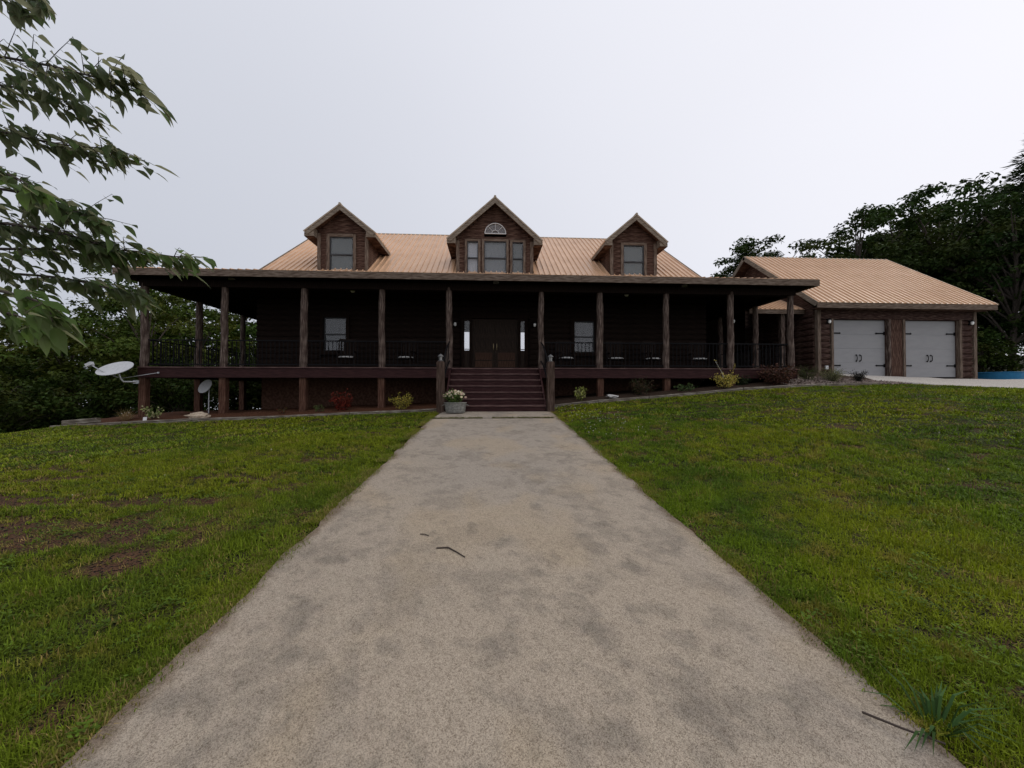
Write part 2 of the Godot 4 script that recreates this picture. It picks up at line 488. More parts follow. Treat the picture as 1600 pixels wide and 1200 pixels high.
func tuft(n: int, radius: float, lo: float, hi: float, w: float, lean: float) -> ArrayMesh:
	var b := MB.new()
	for i in n:
		var a := rng.randf() * TAU; var r := sqrt(rng.randf()) * radius
		var t := rng.randf() * lean
		var a2 := rng.randf() * TAU
		var dir := Vector3(cos(a2) * sin(t), cos(t), sin(a2) * sin(t))
		var g := rng.randf_range(0.7, 1.25)
		var tint := Color(g, g, g)
		if rng.randf() < 0.06: tint = Color(2.2 * g, 1.25 * g, 1.6 * g)
		blade(b, Vector3(cos(a) * r, -0.004, sin(a) * r), dir, rng.randf_range(lo, hi), w * rng.randf_range(0.6, 1.3), rng.randf_range(0.2, 1.6), tint)
	return b.mesh()

func rosette(n: int, len: float, w: float) -> ArrayMesh:
	var b := MB.new()
	for i in n:
		var a := rng.randf() * TAU
		var el := rng.randf_range(0.1, 0.8)
		var dir := Vector3(cos(a) * cos(el), sin(el), sin(a) * cos(el))
		var s := dir.cross(Vector3.UP).normalized() * w
		var at := Vector3(cos(a), 0, sin(a)) * rng.randf() * 0.05 + Vector3.UP * rng.randf_range(0.01, 0.05)
		var l := len * rng.randf_range(0.6, 1.2)
		var g := rng.randf_range(0.75, 1.3)
		b.col = Color(g, g, g)
		var m := at + dir * l * 0.5 - Vector3.UP * 0.004
		var e := at + dir * l - Vector3.UP * l * 0.2
		b.tri(at, m + s, e); b.tri(at, e, m - s)
	return b.mesh()

func scatter(called: String, mesh: Mesh, mat: Material, spots: Array) -> MultiMeshInstance3D:
	var mm := MultiMesh.new()
	mm.transform_format = MultiMesh.TRANSFORM_3D
	mm.use_colors = true
	mm.mesh = mesh
	mm.instance_count = spots.size()
	for i in spots.size():
		mm.set_instance_transform(i, spots[i][0]); mm.set_instance_color(i, spots[i][1])
	var o := MultiMeshInstance3D.new()
	o.name = numbered(called)
	o.multimesh = mm; o.material_override = mat
	add_child(o)
	return stuff(o)

func on_lawn(x: float, d: float) -> bool:
	if d < 10.72 and x > -1.47 - 0.1 * smoothstep(8.0, 0.0, d) and x < 1.72: return false
	if d >= 10.72 and x > -1.45 and x < 1.75: return false
	if x < 2.0 and d > 11.55 and x > -12.2: return false
	if x >= 2.0 and x < 10.0 and d > 11.55: return false
	if x >= 10.0 and x < 12.3 and d > 11.5: return false
	if x >= 12.2 and d > 11.2 and x > lerpf(17.6, 11.2, smoothstep(11.1, 13.4, d)) - 0.05: return false
	return d < 15.0 and x > -16.0

func lawn_color(x: float, d: float) -> Color:
	var a := nz.get_noise_2d(x * 11.0 + 70.0, d * 16.0)
	var b := nz2.get_noise_2d(x * 40.0, d * 50.0)
	var q := Color(.105, .165, .011).lerp(Color(.165, .205, .011), smoothstep(-0.35, 0.35, a + 0.4 * b))
	q = q.lerp(Color(.062, .115, .012), smoothstep(0.05, 0.45, b - a * 0.5) * 0.85)
	var c := nz2.get_noise_2d(x * 85.0 + 31.0, d * 85.0)
	q = q.lerp(Color(.20, .165, .035), smoothstep(0.22, 0.5, c) * 0.6)
	if x < -1.4: q = q.lerp(Color(.105, .135, .014), 0.4)
	if rng.randf() < 0.05 + 0.35 * bare(x, d): q = q.lerp(Color(.24, .18, .07), rng.randf_range(0.4, 1.0))
	var g := rng.randf_range(0.6, 1.35)
	return Color(q.r * g * 1.30, q.g * g * 1.24, q.b * g * 1.2)

func build_lawn() -> void:
	var tufts := [tuft(12, 0.045, 0.03, 0.075, 0.0022, 1.1), tuft(12, 0.05, 0.035, 0.085, 0.0026, 1.25), tuft(12, 0.07, 0.04, 0.085, 0.0045, 1.1), tuft(9, 0.09, 0.05, 0.10, 0.008, 1.1)]
	var rings := [[0.9, 3.0, 1700.0, 0], [3.0, 5.5, 1050.0, 1], [5.5, 9.0, 480.0, 2], [9.0, 22.0, 170.0, 3]]
	for k in rings.size():
		var r0: float = rings[k][0]; var r1: float = rings[k][1]
		var count := int(rings[k][2] * 1.16 * (r1 * r1 - r0 * r0))
		var spots := []
		for i in count:
			var r := sqrt(lerpf(r0 * r0, r1 * r1, rng.randf()))
			var a := rng.randf_range(-1.16, 1.16) + 0.058
			var x := r * sin(a); var d := r * cos(a)
			if not on_lawn(x, d): continue
			var b := bare(x, d)
			if rng.randf() < b * 0.93: continue
			var s := rng.randf_range(0.7, 1.15) * (1.0 + 0.45 * nz.get_noise_2d(x * 35.0, d * 35.0)) * (1.0 - 0.35 * b)
			var t := Transform3D(Basis(Vector3.UP, rng.randf() * TAU).scaled(Vector3(s, s * rng.randf_range(0.75, 1.2), s)), Vector3(x, height(x, d), -d))
			spots.append([t, lawn_color(x, d)])
		tag(scatter("lawn_grass", tufts[k], M.grass, spots), "short mown green lawn grass covering the slope", "grass")
	# ragged fringe along both edges of the walk
	var fringe := []
	for i in 9000:
		var d := rng.randf_range(0.9, 10.6)
		var right := rng.randf() < 0.5
		var e := 1.74 if right else lerpf(-1.57, -1.43, clampf(d / 8.0, 0, 1))
		var out := 1.0 if right else -1.0
		if nz2.get_noise_2d(d * 60.0, 140.0 if right else 240.0) < -0.1: continue
		var x := e + out * (rng.randf_range(-0.035, 0.14) + 0.04 * nz.get_noise_2d(d * 200.0, 77.0))
		var s := rng.randf_range(0.5, 1.0)
		var q := lawn_color(x, d)
		if rng.randf() < 0.35: q = q.lerp(Color(.22, .16, .07), rng.randf_range(.3, .9))
		fringe.append([Transform3D(Basis(Vector3.UP, rng.randf() * TAU).scaled(Vector3(s, s * .85, s)), Vector3(x, 0.08 * d + 0.004, -d)), q])
	tag(scatter("edge_grass", tufts[1], M.grass, fringe), "ragged grass and straw fringe creeping over the walk edges", "grass")
	# broad-leaved weeds and clover
	var spots := []
	for i in 15000:
		var r := sqrt(rng.randf_range(1.2, 130.0))
		var a := rng.randf_range(-1.16, 1.16) + 0.058
		var x := r * sin(a); var d := r * cos(a)
		if not on_lawn(x, d): continue
		if nz2.get_noise_2d(x * 38.0 + 500.0, d * 38.0) < 0.05: continue
		var s := rng.randf_range(0.3, 0.85)
		var g := rng.randf_range(0.6, 1.3)
		spots.append([Transform3D(Basis(Vector3.UP, rng.randf() * TAU).scaled(Vector3.ONE * s), Vector3(x, height(x, d) + 0.008, -d)), Color(.085 * g, .140 * g, .016 * g)])
	tag(scatter("lawn_weeds", rosette(9, 0.045, 0.011), M.grass, spots), "low clover and broad-leaved weeds among the lawn grass", "weeds")
	# white clover heads by the walk
	var cb := MB.new()
	cb.col = Color(1, 1, 1)
	cb.lathe(Vector3(0, 0.05, 0), PackedVector2Array([Vector2(0.001, -0.03), Vector2(0.001, -0.005), Vector2(0.009, 0), Vector2(0.010, 0.008), Vector2(0.004, 0.015), Vector2(0, 0.016)]), 7)
	spots = []
	for i in 150:
		var x := 1.9 + absf(rng.randfn(0.0, 0.8)); var d := rng.randf_range(7.0, 11.4)
		if i > 110: x = rng.randf_range(-9, 14); d = rng.randf_range(3.5, 11)
		if not on_lawn(x, d): continue
		spots.append([Transform3D(Basis().scaled(Vector3.ONE * rng.randf_range(0.6, 1.0)), Vector3(x, height(x, d), -d)), Color(.42, .41, .33)])
	tag(scatter("clover_flowers", cb.mesh(), M.petal, spots), "small white clover heads dotted along the walk edge", "clover")
	# grass growing in the joint before the landing
	spots = []
	for i in 700:
		var x := lerpf(-1.40, 1.72, rng.randf())
		if nz2.get_noise_2d(x * 70.0, 7.0) < -0.25: continue
		var s := rng.randf_range(0.5, 0.95)
		spots.append([Transform3D(Basis(Vector3.UP, rng.randf() * TAU).scaled(Vector3(s, s, s)), Vector3(x, 0.08 * 9.5 + 0.022, -9.50 + rng.randf_range(-.04, .04))), Color(.10, .10, .025)])
	tag(scatter("joint_grass", tufts[0], M.grass, spots), "grass sprouting in the joint across the front walk", "grass")

# ---------------------------------------------------------------- building pieces
# courses of round logs (or flat planks) on a wall in the plane z, leaving openings out
# gable: optional [peak_x, peak_y, slope] that trims the courses
func courses(parent: Node, called: String, x0: float, x1: float, y0: float, y1: float, step: float, z: float, openings: Array, m: Material, shape: Mesh, proud: float, gable: Array = []) -> void:
	var y := y0
	while y < y1 - step * 0.4:
		var top := minf(y + step, y1)
		var a := x0; var b := x1
		if gable.size():
			var half: float = (gable[1] - top) / gable[2]
			a = maxf(a, gable[0] - half); b = minf(b, gable[0] + half)
		var cuts := [[a, b]]
		for o in openings:
			if top <= o[1] + 0.02 or y >= o[3] - 0.02: continue
			var nxt := []
			for s in cuts:
				if o[2] <= s[0] or o[0] >= s[1]: nxt.append(s); continue
				if o[0] > s[0] + 0.02: nxt.append([s[0], o[0]])
				if o[2] < s[1] - 0.02: nxt.append([o[2], s[1]])
			cuts = nxt
		for s in cuts:
			if s[1] - s[0] < 0.05: continue
			var o := obj(called, shape, m, parent, Vector3((s[0] + s[1]) / 2.0, (y + top) / 2.0, z))
			o.scale = Vector3(s[1] - s[0], top - y, proud)
		y += step

# a wall slab with rectangular holes, in the plane from z0 to z1
func pierced(x0: float, x1: float, y0: float, y1: float, z0: float, z1: float, holes: Array) -> MB:
	var b := MB.new()
	var xs := [x0, x1]; var ys := [y0, y1]
	for h in holes:
		xs.append(h[0]); xs.append(h[2]); ys.append(h[1]); ys.append(h[3])
	xs.sort(); ys.sort()
	for i in xs.size() - 1:
		if xs[i + 1] - xs[i] < 0.001 or xs[i] < x0 or xs[i + 1] > x1: continue
		var start := -1.0
		var run_from: float = y0
		var open := false
		for j in ys.size() - 1:
			if ys[j + 1] - ys[j] < 0.001: continue
			var cx: float = (xs[i] + xs[i + 1]) / 2.0; var cy: float = (ys[j] + ys[j + 1]) / 2.0
			var hole := false
			for h in holes:
				if cx > h[0] and cx < h[2] and cy > h[1] and cy < h[3]: hole = true
			if not hole and not open: run_from = ys[j]; open = true
			if hole and open: b.span(Vector3(xs[i], run_from, z0), Vector3(xs[i + 1], ys[j], z1)); open = false
		if open: b.span(Vector3(xs[i], run_from, z0), Vector3(xs[i + 1], y1, z1))
	return b

# a ribbed roofing sheet of unit length along -z (up the slope), w wide along x, centred
func ribbed_sheet(w: float, gap: float, rib_h := 0.040) -> ArrayMesh:
	var b := MB.new()
	var p := PackedVector2Array()
	var x := -w / 2.0
	p.append(Vector2(x, 0))
	var k := 0
	var count := int(round(w / gap))
	for i in count:
		var cx := -w / 2.0 + (i + 0.5) * gap
		for minor in [-0.27, 0.27]:
			if minor > 0:
				p.append(Vector2(cx - 0.030, 0)); p.append(Vector2(cx - 0.015, rib_h)); p.append(Vector2(cx + 0.015, rib_h)); p.append(Vector2(cx + 0.030, 0))
	p.append(Vector2(w / 2.0, 0))
	for i in p.size() - 1:
		var a := p[i]; var c := p[i + 1]
		b.quad(Vector3(a.x, a.y, 0), Vector3(c.x, c.y, 0), Vector3(c.x, c.y, -1), Vector3(a.x, a.y, -1))
		b.quad(Vector3(a.x, -0.012, 0), Vector3(c.x, -0.012, 0), Vector3(c.x, c.y, 0), Vector3(a.x, a.y, 0))
		b.quad(Vector3(a.x, a.y, -1), Vector3(c.x, c.y, -1), Vector3(c.x, -0.012, -1), Vector3(a.x, -0.012, -1))
	b.quad(Vector3(-w / 2, -0.012, -1), Vector3(w / 2, -0.012, -1), Vector3(w / 2, -0.012, 0), Vector3(-w / 2, -0.012, 0))
	return b.mesh()

# sheets side by side from x0 to x1, from the eave (z0, y0) up to (z1, y1)
func lay_sheets(parent: Node, x0: float, x1: float, e: Vector2, r: Vector2, gap: float, per: int, lift := 0.012) -> void:
	var n := int(ceil((x1 - x0) / (gap * per) - 0.01))
	var w := (x1 - x0) / n
	var sheet := ribbed_sheet(w, w / per)
	var run := Vector3(0, r.y - e.y, r.x - e.x)
	var basis := Basis(Vector3.RIGHT * (1 if run.z < 0 else -1), run.cross(Vector3.RIGHT).normalized() * (-1 if run.z > 0 else 1), -run)
	basis.y = basis.z.cross(basis.x).normalized()
	for i in n:
		var o := obj("roof_sheet", sheet, M.metal_roof, parent)
		o.transform = Transform3D(basis, Vector3(x0 + w * (i + 0.5), e.y, e.x) + basis.y * (lift + 0.0022 * (i % 2)))

func post_mesh(h: float, r: float, seed_: int) -> ArrayMesh:
	var b := MB.new()
	var pts := PackedVector3Array(); var rad := PackedFloat32Array()
	var n := 14
	for i in n + 1:
		var t := float(i) / n
		pts.append(Vector3(nz.get_noise_2d(t * 60.0, seed_ * 31.0) * 0.03, t * h, nz.get_noise_2d(t * 60.0, seed_ * 57.0 + 9.0) * 0.03))
		rad.append(r * (1.06 - 0.12 * t + nz2.get_noise_2d(t * 240.0, seed_ * 13.0) * 0.14))
	b.tube(pts, rad, 12)
	return b.mesh()

# double-hung window: frame boards, dark sashes, two panes; (x0, y0)-(x1, y1) is the glass opening in the plane z
func window(parent: Node, x0: float, y0: float, x1: float, y1: float, z: float, trim: Material, trim_v: Material, tw: float, curtain_or_blocker: Material, called := "window", proud := 0.05) -> Node3D:
	var w := group_node(called, parent)
	var f := z + proud
	board("casing", Vector3(x0 - tw, y0 - tw, z - 0.02), Vector3(x0, y1 + tw * 0.9, f), trim_v, w)
	board("casing", Vector3(x1, y0 - tw, z - 0.02), Vector3(x1 + tw, y1 + tw * 0.9, f), trim_v, w)
	board("head", Vector3(x0, y1, z - 0.02), Vector3(x1, y1 + tw, f + 0.004), trim, w)
	board("sill", Vector3(x0 - tw - 0.02, y0 - tw - 0.03, z - 0.02), Vector3(x1 + tw + 0.02, y0 - tw, f + 0.04), trim, w)
	board("apron", Vector3(x0, y0 - tw, z - 0.02), Vector3(x1, y0, f - 0.003), trim, w)
	var s := 0.032
	var my := (y0 + y1) / 2.0
	var b := MB.new()
	b.span(Vector3(x0 + .001, y0 + .001, z - 0.06), Vector3(x0 + s, y1 - .001, z + 0.02)); b.span(Vector3(x1 - s, y0 + .001, z - 0.06), Vector3(x1 - .001, y1 - .001, z + 0.02))
	b.span(Vector3(x0 + s, y1 - s, z - 0.06), Vector3(x1 - s, y1 - .001, z + 0.02)); b.span(Vector3(x0 + s, y0 + .001, z - 0.06), Vector3(x1 - s, y0 + s, z + 0.02))
	b.span(Vector3(x0 + s, my - 0.025, z - 0.06), Vector3(x1 - s, my + 0.025, z + 0.012))
	part("sash", b, M.sash, w)
	board("pane", Vector3(x0 + s, my + 0.025, z - 0.022), Vector3(x1 - s, y1 - s, z - 0.018), M.glass, w)
	board("pane", Vector3(x0 + s, y0 + s, z - 0.042), Vector3(x1 - s, my - 0.025, z - 0.038), M.glass, w)
	if curtain_or_blocker:
		board("curtain_or_blocker", Vector3(x0 + 0.005, y0 + 0.01, z - 0.13), Vector3(x1 - 0.005, y1 - 0.01, z - 0.11), curtain_or_blocker, w)  # at the porch windows an added sheet that blocks light from inside
	return w

func railing(house: Node, a: Vector3, b: Vector3, called := "railing", single := true) -> void:
	var r := group_node(called, house)
	var along := b - a
	var basis := Basis(Vector3.UP, -atan2(along.z, along.x))
	var mid := (a + b) / 2.0
	for h in [0.86, 0.10]:
		var bar := obj("rail", cube, M.black_metal, r, mid + Vector3.UP * h)
		bar.basis = basis.scaled_local(Vector3(along.length(), 0.035, 0.04))
	var n := int(along.length() / 0.125)
	var merged := MB.new()
	for i in range(1, n):
		var p := a.lerp(b, float(i) / n) + Vector3.UP * 0.48
		if single:
			var q := obj("baluster", cube, M.black_metal, r, p)
			q.scale = Vector3(0.018, 0.74, 0.018)
		else:
			merged.box(p, Vector3(0.018, 0.74, 0.018))
	if not single:
		stuff(part("balusters", merged, M.black_metal, r))

const DECK := 2.18
const POSTS := [-10.73, -8.35, -5.91, -3.47, -1.31, 1.70, 3.67, 5.94, 8.19, 10.33]

func dormer(house: Node, cx: float, half_wall: float, half_eave: float, peak: float, eave: float, holes: Array) -> void:
	var z := -15.4
	var slope := (peak - eave) / half_eave
	var wall := group_node("dormer_wall", house)
	var wall_top := peak - 0.12
	# backing with the gable, then plank courses
	var back := pierced(cx - half_wall, cx + half_wall, 5.3, eave + 0.1, z - 0.09, z - 0.03, holes)
	var gy := eave + 0.1
	var tri := PackedVector2Array([Vector2(cx - (wall_top - gy) / slope, gy), Vector2(cx + (wall_top - gy) / slope, gy), Vector2(cx, wall_top)])
	back.prism(tri, z - 0.09, z - 0.03)
	part("backing", back, M.siding, wall)
	var pl := [M.siding, M.siding]
	courses(wall, "plank", cx - half_wall, cx + half_wall, 5.35, peak - 0.15, 0.152, z - 0.012, holes, M.siding, plank_mesh, 0.04, [cx, peak - 0.10, slope])
	for s in [-1.0, 1.0]:
		board("corner_board", Vector3(cx + s * half_wall, 5.35, z - 0.05), Vector3(cx + s * (half_wall - 0.13), eave + 0.05, z + 0.03), M.weathered_v, wall)
		board("side_wall", Vector3(cx + s * half_wall, 5.3, z - 0.05), Vector3(cx + s * (half_wall - 0.08), eave + 0.05, -18.2), M.siding, wall)
	# roof: two pitched slabs, ribbed sheets, rake boards and boxed eave returns
	var roof := group_node("dormer_roof", house)
	var zf := -15.05; var zb := -15.4 - 3.75
	for s in [-1.0, 1.0]:
		var out := Vector3(cx + s * half_eave, eave, 0)
		var top := Vector3(cx, peak, 0)
		var dir := (top - out)
		var len := dir.length(); dir = dir.normalized()
		var up := Vector3(-dir.y * s * -1.0, dir.x * s * -1.0, 0)
		if up.y < 0: up = -up
		var basis := Basis(dir, up, dir.cross(up))
		var b := MB.new()
		b.box((out + top) / 2.0 + Vector3(0, 0, (zf - 0.03 + zb) / 2.0) - up * 0.06, Vector3(len, 0.06, absf(zb - zf) - 0.03), basis)
		part("roof_slab", b, M.siding, roof)
		var rk := MB.new()
		rk.box((out + top) / 2.0 + Vector3(0, 0, zf - 0.015) - up * 0.095, Vector3(len, 0.17, 0.035), basis)
		part("rake_board", rk, M.rake, roof)
		var tr := MB.new()
		tr.box((out + top) / 2.0 + Vector3(0, 0, zf + 0.01) - up * 0.012, Vector3(len + 0.03, 0.05, 0.03), basis)
		part("rake_trim", tr, M.metal_trim, roof)
		# sheets: ribs run down the slope
		var n := 4
		var w := absf(zb - zf) / n
		var sheet := ribbed_sheet(w, w / 4.0)
		for i in n:
			var o := obj("roof_sheet", sheet, M.metal_roof, roof)
			var side: Vector3 = Vector3(0, 0, 1) * s
			var bz := -(top - out)
			o.transform = Transform3D(Basis(side * -1.0 * -1.0, up, bz), out + Vector3(0, 0, zf - w * (i + 0.5)) - up * 0.026 + up * 0.012)
		var ret := MB.new()
		var x_in: float = cx + s * half_wall
		var poly := PackedVector2Array([Vector2(out.x, eave - 0.05), Vector2(out.x, eave - 0.17), Vector2(x_in, eave - 0.17), Vector2(x_in, eave - 0.05 + slope * absf(out.x - x_in) - 0.09)])
		if s > 0: poly.reverse()
		poly.reverse()
		if Geometry2D.is_polygon_clockwise(poly): poly.reverse()
		ret.prism(poly, zf - 0.34, zf - 0.034)
		part("eave_return", ret, M.rake, roof)
		board("soffit", Vector3(out.x, eave - 0.185, zf - 0.05), Vector3(x_in, eave - 0.172, zb + 1.6), M.siding, roof)
		board("eave_fascia", Vector3(out.x, eave - 0.172, zf - 0.345), Vector3(out.x - s * 0.03, eave - 0.03, zb + 1.6), M.rake, roof)
	var pk := MB.new()
	var drop := 0.17 * sqrt(1.0 + slope * slope)
	var chev := PackedVector2Array([Vector2(cx, peak - 0.02), Vector2(cx - 0.13, peak - 0.02 - 0.13 * slope), Vector2(cx - 0.13, peak - 0.02 - 0.13 * slope - drop * 0.98), Vector2(cx, peak - 0.02 - drop * 0.98), Vector2(cx + 0.13, peak - 0.02 - 0.13 * slope - drop * 0.98), Vector2(cx + 0.13, peak - 0.02 - 0.13 * slope)])
	if Geometry2D.is_polygon_clockwise(chev): chev.reverse()
	pk.prism(chev, zf - 0.03, zf + 0.006)
	part("peak_block", pk, M.rake, roof)
	var cap := MB.new()
	cap.tube(PackedVector3Array([Vector3(cx, peak - 0.005, zf + 0.04), Vector3(cx, peak - 0.005, zb)]), PackedFloat32Array([0.05, 0.05]), 8)
	part("ridge_cap", cap, M.metal_trim, roof)

var plank_mesh: Mesh
var log_mesh: Mesh

func unit_shapes() -> void:
	var b := MB.new()
	# a plank with a bevelled lower edge, one unit each way
	b.prism(PackedVector2Array([Vector2(-.5, -.5), Vector2(.5, -.5), Vector2(.5, .5), Vector2(-.5, .5)]), -0.5, 0.25)
	var c := MB.new()
	for q in [[-.47, .47, .5]]:
		c.quad(Vector3(-.5, q[0], q[2]), Vector3(.5, q[0], q[2]), Vector3(.5, q[1], q[2]), Vector3(-.5, q[1], q[2]))
		c.quad(Vector3(-.5, -.5, -.3), Vector3(.5, -.5, -.3), Vector3(.5, q[0], q[2]), Vector3(-.5, q[0], q[2]))
		c.quad(Vector3(-.5, q[1], q[2]), Vector3(.5, q[1], q[2]), Vector3(.5, .5, -.3), Vector3(-.5, .5, -.3))
		for s in [-.5, .5]:
			c.quad(Vector3(s, -.5, -.3), Vector3(s, q[0], q[2]), Vector3(s, q[1], q[2]), Vector3(s, .5, -.3))
	plank_mesh = c.mesh()
	var l := MB.new()
	var n := 9
	var prev := Vector3.ZERO
	for i in n + 1:
		var a := lerpf(-1.45, 1.45, float(i) / n)
		var p := Vector3(0, sin(a) * 0.503, cos(a) - 0.12)
		if i > 0:
			var na := Vector3(0, sin(a - 2.9 / n), cos(a - 2.9 / n)); var nb := Vector3(0, sin(a), cos(a))
			var q := [Vector3(-.5, prev.y, prev.z), Vector3(.5, prev.y, prev.z), Vector3(.5, p.y, p.z), Vector3(-.5, p.y, p.z)]
			for k in [[0, na], [2, nb], [1, na], [0, na], [3, nb], [2, nb]]:
				l.v.append(q[k[0]]); l.n.append(k[1]); l.c.append(Color.WHITE)
			for s in [-.5, .5]:
				l.tri(Vector3(s, 0, 0), Vector3(s, prev.y, prev.z), Vector3(s, p.y, p.z))
		prev = p
	log_mesh = l.mesh()

func wall_lantern(parent: Node, at: Vector3) -> void:
	var w := group_node("wall_light", parent)
	board("back_plate", at + Vector3(-.04, -.09, -.06), at + Vector3(.04, .09, -.02), M.black_metal, w)
	var b := MB.new()
	b.lathe(at + Vector3(0, -.02, .05), PackedVector2Array([Vector2(0, .13), Vector2(.07, .07), Vector2(.075, .06), Vector2(.02, .058), Vector2(0, .058)]), 10)
	b.box(at + Vector3(0, .05, .01), Vector3(.02, .02, .08))
	part("hood", b, M.black_metal, w)
	var g := MB.new()
	g.lathe(at + Vector3(0, -.02, .05), PackedVector2Array([Vector2(0, -.09), Vector2(.035, -.07), Vector2(.052, -.02), Vector2(.05, .03), Vector2(.035, .056), Vector2(0, .057)]), 12)
	part("globe", g, M.globe, w)

func ceiling_fan(parent: Node, at: Vector3) -> void:
	var f := group_node("ceiling_fan", parent)
	var b := MB.new()
	b.lathe(at, PackedVector2Array([Vector2(0, -.26), Vector2(.09, -.25), Vector2(.11, -.2), Vector2(.10, -.15), Vector2(.02, -.13), Vector2(.02, -.03), Vector2(.06, -.01), Vector2(.06, 0.04)]), 14)
	part("motor", b, M.black_metal, f)
	for i in 5:
		var a := TAU * i / 5.0 + 0.3
		var o := obj("blade", cube, M.dark_v, f, at + Vector3(cos(a) * 0.40, -0.2, sin(a) * 0.40))
		o.basis = (Basis(Vector3.UP, -a) * Basis(Vector3.RIGHT, 0.2)).scaled_local(Vector3(0.52, 0.012, 0.13))
	var g := MB.new()
	g.lathe(at + Vector3(0, -.262, 0), PackedVector2Array([Vector2(0, -.11), Vector2(.05, -.10), Vector2(.085, -.05), Vector2(.07, 0), Vector2(0, 0)]), 14)
	part("globe", g, M.globe, f)

func build_house() -> void:
	var h := thing("log_house", Vector3.ZERO, "dark brown log house with wraparound porch, three gabled dormers and tan ribbed metal roof", "house")
	# ---- foundation and log walls
	var fb := MB.new()
	fb.span(Vector3(-8.5, -0.6, -26.0), Vector3(8.45, 2.0, -14.86))
	part("foundation", fb, M.block, h)
	var holes := [[-6.19, 2.93, -5.36, 4.18], [3.27, 2.93, 4.07, 4.13], [-1.02, 2.2, 1.44, 4.27]]
	var front := group_node("front_wall", h)
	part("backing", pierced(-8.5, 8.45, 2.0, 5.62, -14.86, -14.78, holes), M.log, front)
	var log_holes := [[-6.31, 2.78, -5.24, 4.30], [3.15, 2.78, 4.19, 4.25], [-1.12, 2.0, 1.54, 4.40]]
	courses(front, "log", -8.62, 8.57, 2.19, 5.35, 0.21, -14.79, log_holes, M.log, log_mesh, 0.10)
	for s in [-1, 1]:
		var side := group_node("side_wall", h)
		var X := -8.5 if s < 0 else 8.45
		var poly := PackedVector2Array([Vector2(14.86, 2.0), Vector2(26.0, 2.0), Vector2(26.0, 5.55), Vector2(20.4, 9.42), Vector2(14.86, 5.60)])
		var b := MB.new()
		b.prism(poly, -0.04, 0.04)
		var o := part("gable", b, M.log, side)
		o.transform = Transform3D(Basis(Vector3(0, 0, -1), Vector3.UP, Vector3(1, 0, 0)), Vector3(X - s * 0.04, 0, 0))
		var y := 2.19
		while y < 5.3:
			var lg := obj("log", log_mesh, M.log, side, Vector3(X, y + 0.105, -20.4))
			lg.transform = Transform3D(Basis(Vector3(0, 0, -s * 11.3), Vector3(0, 0.21, 0), Vector3(s * 0.10, 0, 0)), Vector3(X, y + 0.105, -20.4))
			y += 0.21
	part("rear_wall", pierced(-8.46, 8.41, 2.0, 5.56, -26.08, -26.0, [[-2.1, 3.0, -1.2, 5.4], [1.9, 3.0, 2.8, 5.4]]), M.log, h)
	for X in [-2.1, 1.9]:
		window(h, X, 3.0, X + 0.9, 5.4, -26.04, M.weathered_h, M.weathered_v, 0.1, null, "rear_window", 0.06)
	var fl := MB.new()
	fl.span(Vector3(-8.4, 2.0, -25.98), Vector3(8.38, 2.16, -14.87))
	part("floor", fl, M.interior, h)
	# ---- front windows and doors
	window(h, -6.19, 2.93, -5.36, 4.18, -14.74, M.dark_v, M.dark_v, 0.12, M.light_blocker, "window", 0.10)
	window(h, 3.27, 2.93, 4.07, 4.13, -14.74, M.dark_v, M.dark_v, 0.12, M.light_blocker, "window", 0.10)
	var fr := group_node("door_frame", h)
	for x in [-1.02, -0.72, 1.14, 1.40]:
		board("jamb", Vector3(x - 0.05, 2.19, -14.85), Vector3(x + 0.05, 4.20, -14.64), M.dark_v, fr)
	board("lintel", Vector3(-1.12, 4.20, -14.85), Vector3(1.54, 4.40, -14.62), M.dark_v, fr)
	for q in [[-0.97, -0.77], [1.19, 1.35]]:
		var sl := group_node("sidelight", h)
		board("lower_panel", Vector3(q[0], 2.19, -14.80), Vector3(q[1], 2.98, -14.72), M.door_wood, sl)
		board("pane", Vector3(q[0], 2.98, -14.765), Vector3(q[1], 4.12, -14.76), M.glass, sl)
		board("top_rail", Vector3(q[0], 4.12, -14.80), Vector3(q[1], 4.20, -14.72), M.door_wood, sl)
	for q in [[-0.665, 0.205], [0.215, 1.085]]:
		var dr := group_node("front_door", h)
		var w: float = q[1] - q[0]
		board("leaf", Vector3(q[0], 2.20, -14.80), Vector3(q[1], 4.19, -14.74), M.door_wood, dr)
		for i in 6:
			board("plank", Vector3(q[0] + 0.11 + i * (w - .22) / 6 + .004, 2.98, -14.74), Vector3(q[0] + 0.11 + (i + 1) * (w - .22) / 6 - .004, 4.06, -14.725), M.door_wood, dr)
		board("panel", Vector3(q[0] + 0.11, 2.34, -14.74), Vector3(q[1] - 0.11, 2.58, -14.722), M.door_panel, dr)
		board("panel", Vector3(q[0] + 0.11, 2.62, -14.74), Vector3(q[1] - 0.11, 2.90, -14.722), M.door_panel, dr)
		var hb := MB.new()
		var hx: float = q[1] - 0.06 if q[0] < 0 else q[0] + 0.06
		hb.tube(PackedVector3Array([Vector3(hx, 3.0, -14.735), Vector3(hx, 3.02, -14.68), Vector3(hx, 3.22, -14.68), Vector3(hx, 3.24, -14.735)]), PackedFloat32Array([.012, .012, .012, .012]), 6)
		part("handle", hb, M.brass, dr)
	wall_lantern(h, Vector3(-1.30, 3.98, -14.62)); wall_lantern(h, Vector3(1.72, 3.98, -14.62))
	wall_lantern(h, Vector3(9.6, 4.2, -14.62))
	# ---- deck, fascia, posts
	var deck := group_node("porch_deck", h)
	board("floor_slab", Vector3(-10.72, 2.10, -14.76), Vector3(10.36, DECK, -12.46), M.deck_paint, deck)
	board("floor_slab", Vector3(-10.72, 2.10, -20.6), Vector3(-8.62, DECK, -14.77), M.deck_paint, deck)
